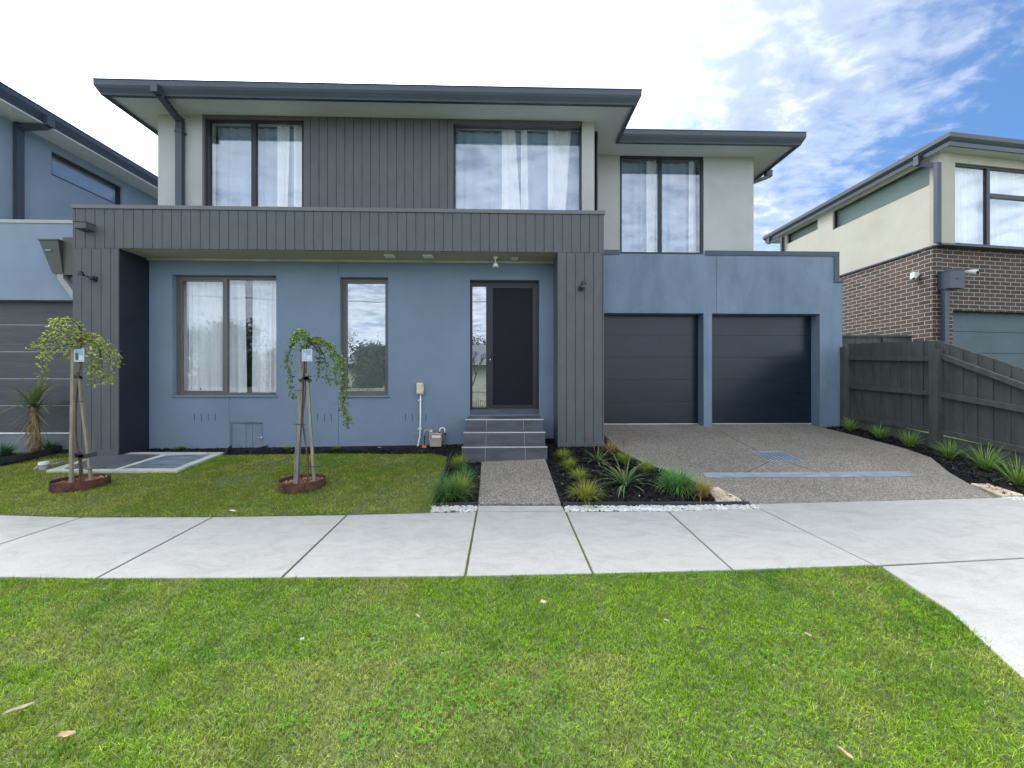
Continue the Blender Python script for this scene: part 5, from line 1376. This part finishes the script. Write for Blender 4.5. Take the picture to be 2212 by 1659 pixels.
# strappy plants with wide leaves
def strappy(px, py, h, n, label, spike=None, seed=0, dry=.1, **kw):
    g = G(px, py); root = empty('strappy_plant', g, label, 'plant', 'strappy leaved plants in the right bed')
    r = np.random.RandomState(seed); a = r.uniform(0, 2*np.pi, n); q = r.rand(n)*.03
    base = np.stack([g[0]+q*np.cos(a), g[1]+q*np.sin(a), np.full(n, g[2])], 1)
    C0 = np.array(kw.get('c0', (.06,.12,.03)))*r.uniform(.7,1.3,(n,1)); C1 = np.array(kw.get('c1', (.22,.33,.13)))*r.uniform(.7,1.3,(n,1))
    m_ = r.rand(n) < dry; C1[m_] = (.45,.36,.22)
    v, i_, c_, k_ = blade_arrays(base, a, r.uniform(.15,1.1,n), r.uniform(.55,1.1,n)*h, r.uniform(.7,1.2,n)*kw.get('wid', .017), r.uniform(.5,1.9,n), C0, C1, 6)
    np_mesh('leaf_clump', v, i_, c_, k_, M_FOL, root)
    if spike:
        tx, ty = spike; t = P(tx, ty, g[1]); MB().tube([g, ((g[0]+t[0])/2+.01, g[1], (g[2]+t[2])/2), (t[0], t[1], t[2]-.05)], [.004,.003,.003], 6).build('stem', mat('red_stem',(.16,.06,.04),.6), root)
        MB().tube([(t[0], t[1], t[2]-.06), (t[0]+.004, t[1], t[2]-.02), t], [.004,.009,.002], 6).build('flower_bud', mat('red_bud',(.32,.05,.04),.6), root)
strappy(*z8(800,700), .50, 50, 'large strappy green plant with a tall red bud in the middle of the right bed', spike=z8(785,290), seed=3)
strappy(*z8(560,490), .30, 38, 'smaller dark strappy plant with a thin red bud below the right column', spike=z8(492,255), seed=4, dry=.2)
tuft(*z8(672,415), .13, .24, 220, 'straw brown weeping grass tuft beside the right column', c0=(.12,.12,.04), c1=(.42,.32,.18), dry=.6, droop=2.2)
# spiky palm like plant at the left
g = G(73, 984); root = empty('spiky_palm', g, 'spiky palm like plant with a shaggy trunk in front of the left garage', 'plant')
cr = P(74, 880, g[1])
r = np.random.RandomState(9)
MB().tube([(g[0]+.03,g[1],g[2]-.02),(g[0]+.01,g[1],(g[2]+cr[2])/2),(cr[0],cr[1],cr[2]+.02)], [.06,.048,.036], 10).build('trunk', mat('palm_trunk',(.24,.17,.09),.9,.25,18,1,30,bdist=.01), root, smooth=True)
n = 46; a = r.uniform(0,2*np.pi,n)
base = np.stack([np.full(n,cr[0]), np.full(n,cr[1]), cr[2]+r.uniform(-.05,.05,n)],1)
v,i_,c_,k_ = blade_arrays(base, a, r.uniform(.1,1.5,n), r.uniform(.30,.62,n), r.uniform(.024,.038,n), r.uniform(.2,1.3,n), np.tile((.10,.15,.05),(n,1))*r.uniform(.6,1.3,(n,1)), np.tile((.22,.28,.10),(n,1))*r.uniform(.6,1.3,(n,1)), 6)
np_mesh('leaf_crown', v,i_,c_,k_, M_FOL, root)
n = 70; a = r.uniform(0,2*np.pi,n); hh = r.uniform(0.1,1,n)
base = np.stack([g[0]+.03-hh*.03+.04*np.cos(a), g[1]+.04*np.sin(a), g[2]+.12+hh*(cr[2]-g[2]-.14)],1)
v,i_,c_,k_ = blade_arrays(base, a, r.uniform(2.3,2.95,n), np.minimum(r.uniform(.12,.42,n), hh*.38+.1), r.uniform(.010,.02,n), r.uniform(-.3,.1,n), np.tile((.30,.22,.12),(n,1))*r.uniform(.6,1.3,(n,1)), np.tile((.42,.32,.20),(n,1))*r.uniform(.6,1.2,(n,1)), 4)
np_mesh('dry_skirt', v,i_,c_,k_, M_FOL, root)
tuft(12, 985, .12, .22, 160, 'dark green tuft at the left edge below the garage', c0=(.02,.06,.02), c1=(.05,.14,.05), wid=.008)
tuft(107, 976, .12, .22, 180, 'dark green tuft between the spiky palm and the tap', c0=(.02,.06,.02), c1=(.05,.14,.05), wid=.008)
# ================================================================== LAWNS
def lawn(poly, n, hmin, hmax, wid, seed, name, label, dryc, gcol, clover=0, avoid=(), dens=None, thin=.72):
    r = np.random.RandomState(seed); a = np.array(poly); m_ = int(n*2.2)
    x = r.uniform(a[:,0].min(), a[:,0].max(), m_); y = r.uniform(a[:,1].min(), a[:,1].max(), m_)
    k = in_poly(x, y, poly)
    for (cx, cy, cr_) in avoid: k &= ((x-cx)**2+(y-cy)**2 > cr_*cr_)
    for pg in dens or (): k &= ~in_poly(x, y, pg)
    x, y = x[k], y[k]
    bare = fbm(x, y, 2.1, seed+5); k = r.rand(len(x)) < np.clip((.66-.6*fbm(x, y, 9.0, seed+6)-.4*fbm(x, y, 2.0, seed+8)+(.08 if thin > .5 else 0))*9, thin, 1)
    x, y = x[k][:n], y[k][:n]; n = len(x)
    z = vground(x, y)-.014
    L = r.uniform(hmin, hmax, n)*(.75+.6*fbm(x, y, 3.0, seed+9))
    dry = np.clip((fbm(x, y, 1.3, seed)-.42)*2.6 + (fbm(x,y,6.0,seed+2)-.5)*1.4, 0, 1)*dryc
    kind = r.rand(n)
    g0 = np.array(gcol[0]); g1 = np.array(gcol[1]); yl = np.array((.60,.64,.09)); st = np.array((.66,.58,.32))
    dk = np.clip((fbm(x, y, 1.9, seed+31)-.42)*4.5, 0, 1)[:,None]*np.clip(.55+(fbm(x, y, 9.0, seed+41)-.5)*3, 0, 1)[:,None]
    c1 = (g1*(1-dk)+np.array(gcol[2])*dk)*(1-dry[:,None])+yl*dry[:,None]
    c1 = np.where((kind < .04+.16*dry)[:,None], st, c1)*r.uniform(.45,1.45,(n,1))*(.45+1.1*fbm(x, y, 16.0, seed+61))[:,None]
    c0 = g0*r.uniform(.7,1.3,(n,1))*(1-dry[:,None]*.5)+np.array((.20,.19,.08))*dry[:,None]*.5
    parts = [blade_arrays(np.stack([x,y,z],1), r.uniform(0,2*np.pi,n), np.abs(r.normal(.15,.45,n)), L, r.uniform(.6,1.3,n)*wid, r.uniform(.1,1.5,n), c0, c1, 2, face=r.uniform(0,2*np.pi,n))]
    if clover:
        m_ = clover*6; cx = r.uniform(a[:,0].min(), a[:,0].max(), m_); cy_ = r.uniform(a[:,1].min(), a[:,1].max(), m_)
        k = in_poly(cx, cy_, poly) & (fbm(cx, cy_, 1.5, seed+77) > .56); cx, cy_ = cx[k][:clover], cy_[k][:clover]; q = len(cx)
        cz = vground(cx, cy_)-.014+r.uniform(.014,.026,q); R_ = r.uniform(.004,.008,q); ph = r.uniform(0,6.28,q)
        vs = []
        for t in range(3):
            for (aa, rr) in ((-.45,.9),(0,1.15),(.45,.9)):
                vs.append(np.stack([cx+R_*rr*np.cos(ph+t*2.094+aa), cy_+R_*rr*np.sin(ph+t*2.094+aa), cz+r.normal(0,.001,q)],1))
        vs.append(np.stack([cx,cy_,cz-.001],1))
        V = np.stack(vs,1); pat = np.array([9,0,1,2, 9,3,4,5, 9,6,7,8])
        idx = (np.arange(q)[:,None]*10+pat[None]).ravel()
        col = np.tile((.09,.26,.02),(q,1))*r.uniform(.7,1.4,(q,1))
        parts.append((V.reshape(-1,3), idx, np.full(3*q,4), np.repeat(col[:,None],10,1).reshape(-1,3)))
    v,i_,c_,k_ = merge(parts)
    return tag(np_mesh(name, v,i_,c_,k_, M_FOL, org=(0,0,0)), label, 'grass', kind='stuff')
verge = [(-6.2,.75)] + [(p[0], p[1]-.012) for p in ff] + [(2.42,2.0),(2.28,1.63),(1.95,.75)]
GV = ((.070,.13,.006), (.36,.62,.020), (.10,.34,.012))
near = [(-3.2,.75)] + [(x, min(y, 1.75)) for x, y in ((-3.2,1.75),(2.3,1.75))] + [(2.27,1.6),(1.95,.75)]
lawn(near, 150000, .016, .036, .0030, 21, 'grass', 'mown green lawn with clover on the verge in front of the footpath', .85, GV, clover=3500)
far_ = [(-6.2,1.75)] + [(p[0], p[1]+.004) for p in ff] + [(2.42,2.0),(2.33,1.75)]
lawn(far_, 130000, .016, .036, .0038, 22, 'grass', 'mown green lawn at the edge of the footpath', .8, GV, clover=3500)
frontlawn = [(-8.5,4.9), gp(0,1008), gp(60,996), gp(110,984), gp(148,974), (xc0,Y1-.02), (xc1+.0,Y1-.02), gp(330,981)] + [gp(490,983), gp(700,980), gp(930,980), gp(970,986), gp(956,1025), gp(945,1060), gp(931,1107)] + [(p[0], p[1]+.012) for p in (fb[5:0:-1])][1:] + [(-8.5, fb[1][1]+.2)]
pit = [(p[0],p[1]) for p in [G(x,y) for x,y in ((99,1020),(384,1020),(486,980),(236,980))]]
t1, t2 = G(174.9,1050), G(653.7,1051)
GF = ((.11,.14,.012), (.33,.50,.035), (.52,.46,.13))
lawn(frontlawn, 150000, .016, .036, .0046, 23, 'grass', 'patchy yellowing lawn between the footpath and the house', 1.0, GF, avoid=((t1[0],t1[1],.222),(t2[0],t2[1],.222)), dens=[pit], thin=.22)
# fallen leaves and twigs on the grass
def fallen(px, py, L, label, col=(.55,.42,.27), ang=.3, slim=.45, name='fallen_leaf', cat='leaf', up=.012):
    g = G(px, py); r = random.Random(int(px)); mb = MB(); n = 7; vs = []; a = ang; L2 = L/2
    for i in range(n):
        t = i/(n-1); w_ = slim*L2*math.sin(math.pi*min(1, t*.92+.05))*r.uniform(.75,1.15)
        x = (t-.5)*L; zc = up+.010*math.sin(t*3.1)+.006*math.cos(t*5)
        for s_, dz_ in ((-1,.006),(0,0),(1,.010)):
            dx, dy = x*math.cos(a)-s_*w_*math.sin(a), x*math.sin(a)+s_*w_*math.cos(a)
            vs.append((g[0]+dx, g[1]+dy, g[2]+zc+dz_*abs(s_)))
    fs = []
    for i in range(n-1):
        for j in range(2): fs.append((i*3+j, i*3+j+1, (i+1)*3+j+1, (i+1)*3+j))
    mb.add(vs, fs)
    m_ = mat('leaf_%d_%d' % (int(col[0]*100), int(col[2]*100)), col, .8, .1, 30)
    return tag(mb.build(name, m_), label, cat, 'fallen leaves on the grass')
fallen(1174,1309,.040,'curled pale tan leaf on the verge grass below the second path joint', slim=.8)
fallen(502,1109,.06,'pale dry leaf on the lawn edge against the footpath', (.62,.54,.40), .2, .5)
fallen(653,1393,.022,'small whitish leaf in the middle of the verge', (.75,.73,.70), 1.2, .6)
fallen(40,1545,.075,'long thin tan gum leaf at the left edge of the verge', (.50,.42,.30), .9, .22)
fallen(143,1605,.05,'brown broad leaf at the lower left of the verge', (.55,.38,.24), .4, .5)
fallen(902,1339,.03,'narrow pale leaf on the verge left of the tan leaf', (.60,.50,.40), -.4, .3)
fallen(1440,1351,.03,'small cream leaf on the verge below the pebble strip', (.60,.52,.38), .1, .3)
fallen(1745,1381,.030,'straw coloured leaf on the right of the verge', (.55,.46,.26), -.3, .4)
fallen(1825,1640,.045,'thin tan gum leaf at the lower right of the verge', (.55,.42,.25), -1.0, .2)
fallen(1515,1367,.05,'brown thin twig like leaf on the verge', (.22,.15,.10), -.1, .12)
fallen(820,970,.05,'pale dry leaf on the mulch below the wall', (.55,.48,.40), .3, .5)
# ================================================================== ACROSS THE ROAD (seen in the window glass)
def far_tree(x, y, h, rad, n, label, cols, seed, bare=False, name='garden_tree'):
    z0 = -.17; root = empty(name, (x, y, z0), label, 'tree')
    r = random.Random(seed); mb = MB(); tips = []
    def grow(p, d, L, rr, dep):
        q = p + d*L; mb.tube([p, (p+q)/2+Vector((r.uniform(-.03,.03)*L,0,0)), q], [rr, rr*.85, rr*.68], 6, False)
        if dep == 0: tips.append(q); return
        for _ in range(3 if dep > 1 else 3):
            e = (d + Vector((r.uniform(-.6,.6), r.uniform(-.6,.6), r.uniform(-.05,.45)))).normalized()
            grow(q, e, L*r.uniform(.62,.82), rr*.62, dep-1)
    grow(Vector((x,y,z0)), Vector((0,0,1)), h*.26, .09 if bare else .14, 5 if bare else 3)
    mb.build('trunk', mat('grey_bark',(.10,.08,.065),.9,.15,10), root)
    if not bare:
        rn = np.random.RandomState(seed); pts = []
        for _ in range(26):
            th = rn.uniform(0,6.28); ph = rn.uniform(0,1)**.5; cz = rn.uniform(.18,.92)
            rr = rad*math.sqrt(max(.05,1-((cz-.45)/.58)**2))*ph
            c = np.array([x+rr*math.cos(th), y+rr*math.sin(th), z0+h*cz])
            pts.append(c + rn.normal(0, rad*.17, (n//26, 3)))
        v,i_,c_,k_ = leaf_cloud(np.concatenate(pts), seed, size=(.16,.30), c0=cols[0], c1=cols[1], spread=.03, per=1)
        np_mesh('crown', v,i_,c_,k_, M_FOL, root)
DG = ((.02,.04,.012),(.05,.085,.03))
far_tree(-7.6,-12,3.6,1.7,11000,'dense dark shrub tree across the road, mirrored in the narrow window', DG, 3)
far_tree(-13.5,-13,3.8,2.0,9000,'round dark tree across the road, mirrored in the wide window', DG, 4)
far_tree(-18.5,-15,5.6,2.2,9000,'taller tree across the road, mirrored in the left pane', DG, 5)
far_tree(-1.9,-12,4.6,1,0,'bare branched tree across the road, mirrored beside the front door', DG, 6, bare=True, name='bare_tree')
far_tree(-28,-24,6.5,3.0,7000,'broad tree far across the road at the left', DG, 7)
far_tree(-3.5,-30,7.0,3.2,7000,'broad tree behind the house across the road', DG, 8)
far_tree(-20,-32,7.5,3.6,7000,'tall dense tree far behind the house across the road', DG, 9)
pf = empty('picket_fence', (-4,-10.5,-.17), 'low pale timber fence across the road, mirrored in the glass', 'fence')
mb = MB(); x = -24
while x < 14:
    mb.box(x, x+.08, -10.5, -10.48, -.2, .98); x += .13
mb.build('pickets', mat('pale_fence_timber',(.42,.38,.32),.8,.08,3), pf); 
MB().box(-24,14,-10.47,-10.44,.70,.78).build('rail', mat('pale_fence_timber',(.42,.38,.32)), pf)
fh = empty('house_across', (-6,-20,-.17), 'low cream house with grey roof across the road', 'house')
MB().box(-14,6,-28,-19,-.2,2.7).build('wall', M_CREAM2, fh)
mb = MB(); hip(mb,-14.5,6.5,-28.5,-18.5,2.7,.42); mb.build('roof', M_ROOFM, fh)
pw = empty('power_line', (-22,-9,-.17), 'overhead power line on timber poles across the road', 'power line')
for x in (-26, 16): MB().tube([(x,-9,-.3),(x,-9,8.2)], [.16,.12], 10).build('pole', M_STAKE, pw)
for yy, z in ((-9.5,8.0),(-9.0,7.9),(-8.5,8.0),(-9,6.6)):
    mb = MB(); pts = [(-26+42*t/24, yy, z-.9*(1-(2*t/24-1)**2)) for t in range(25)]; mb.tube(pts, .018, 5, False); mb.build('wire', M_DARK, pw)
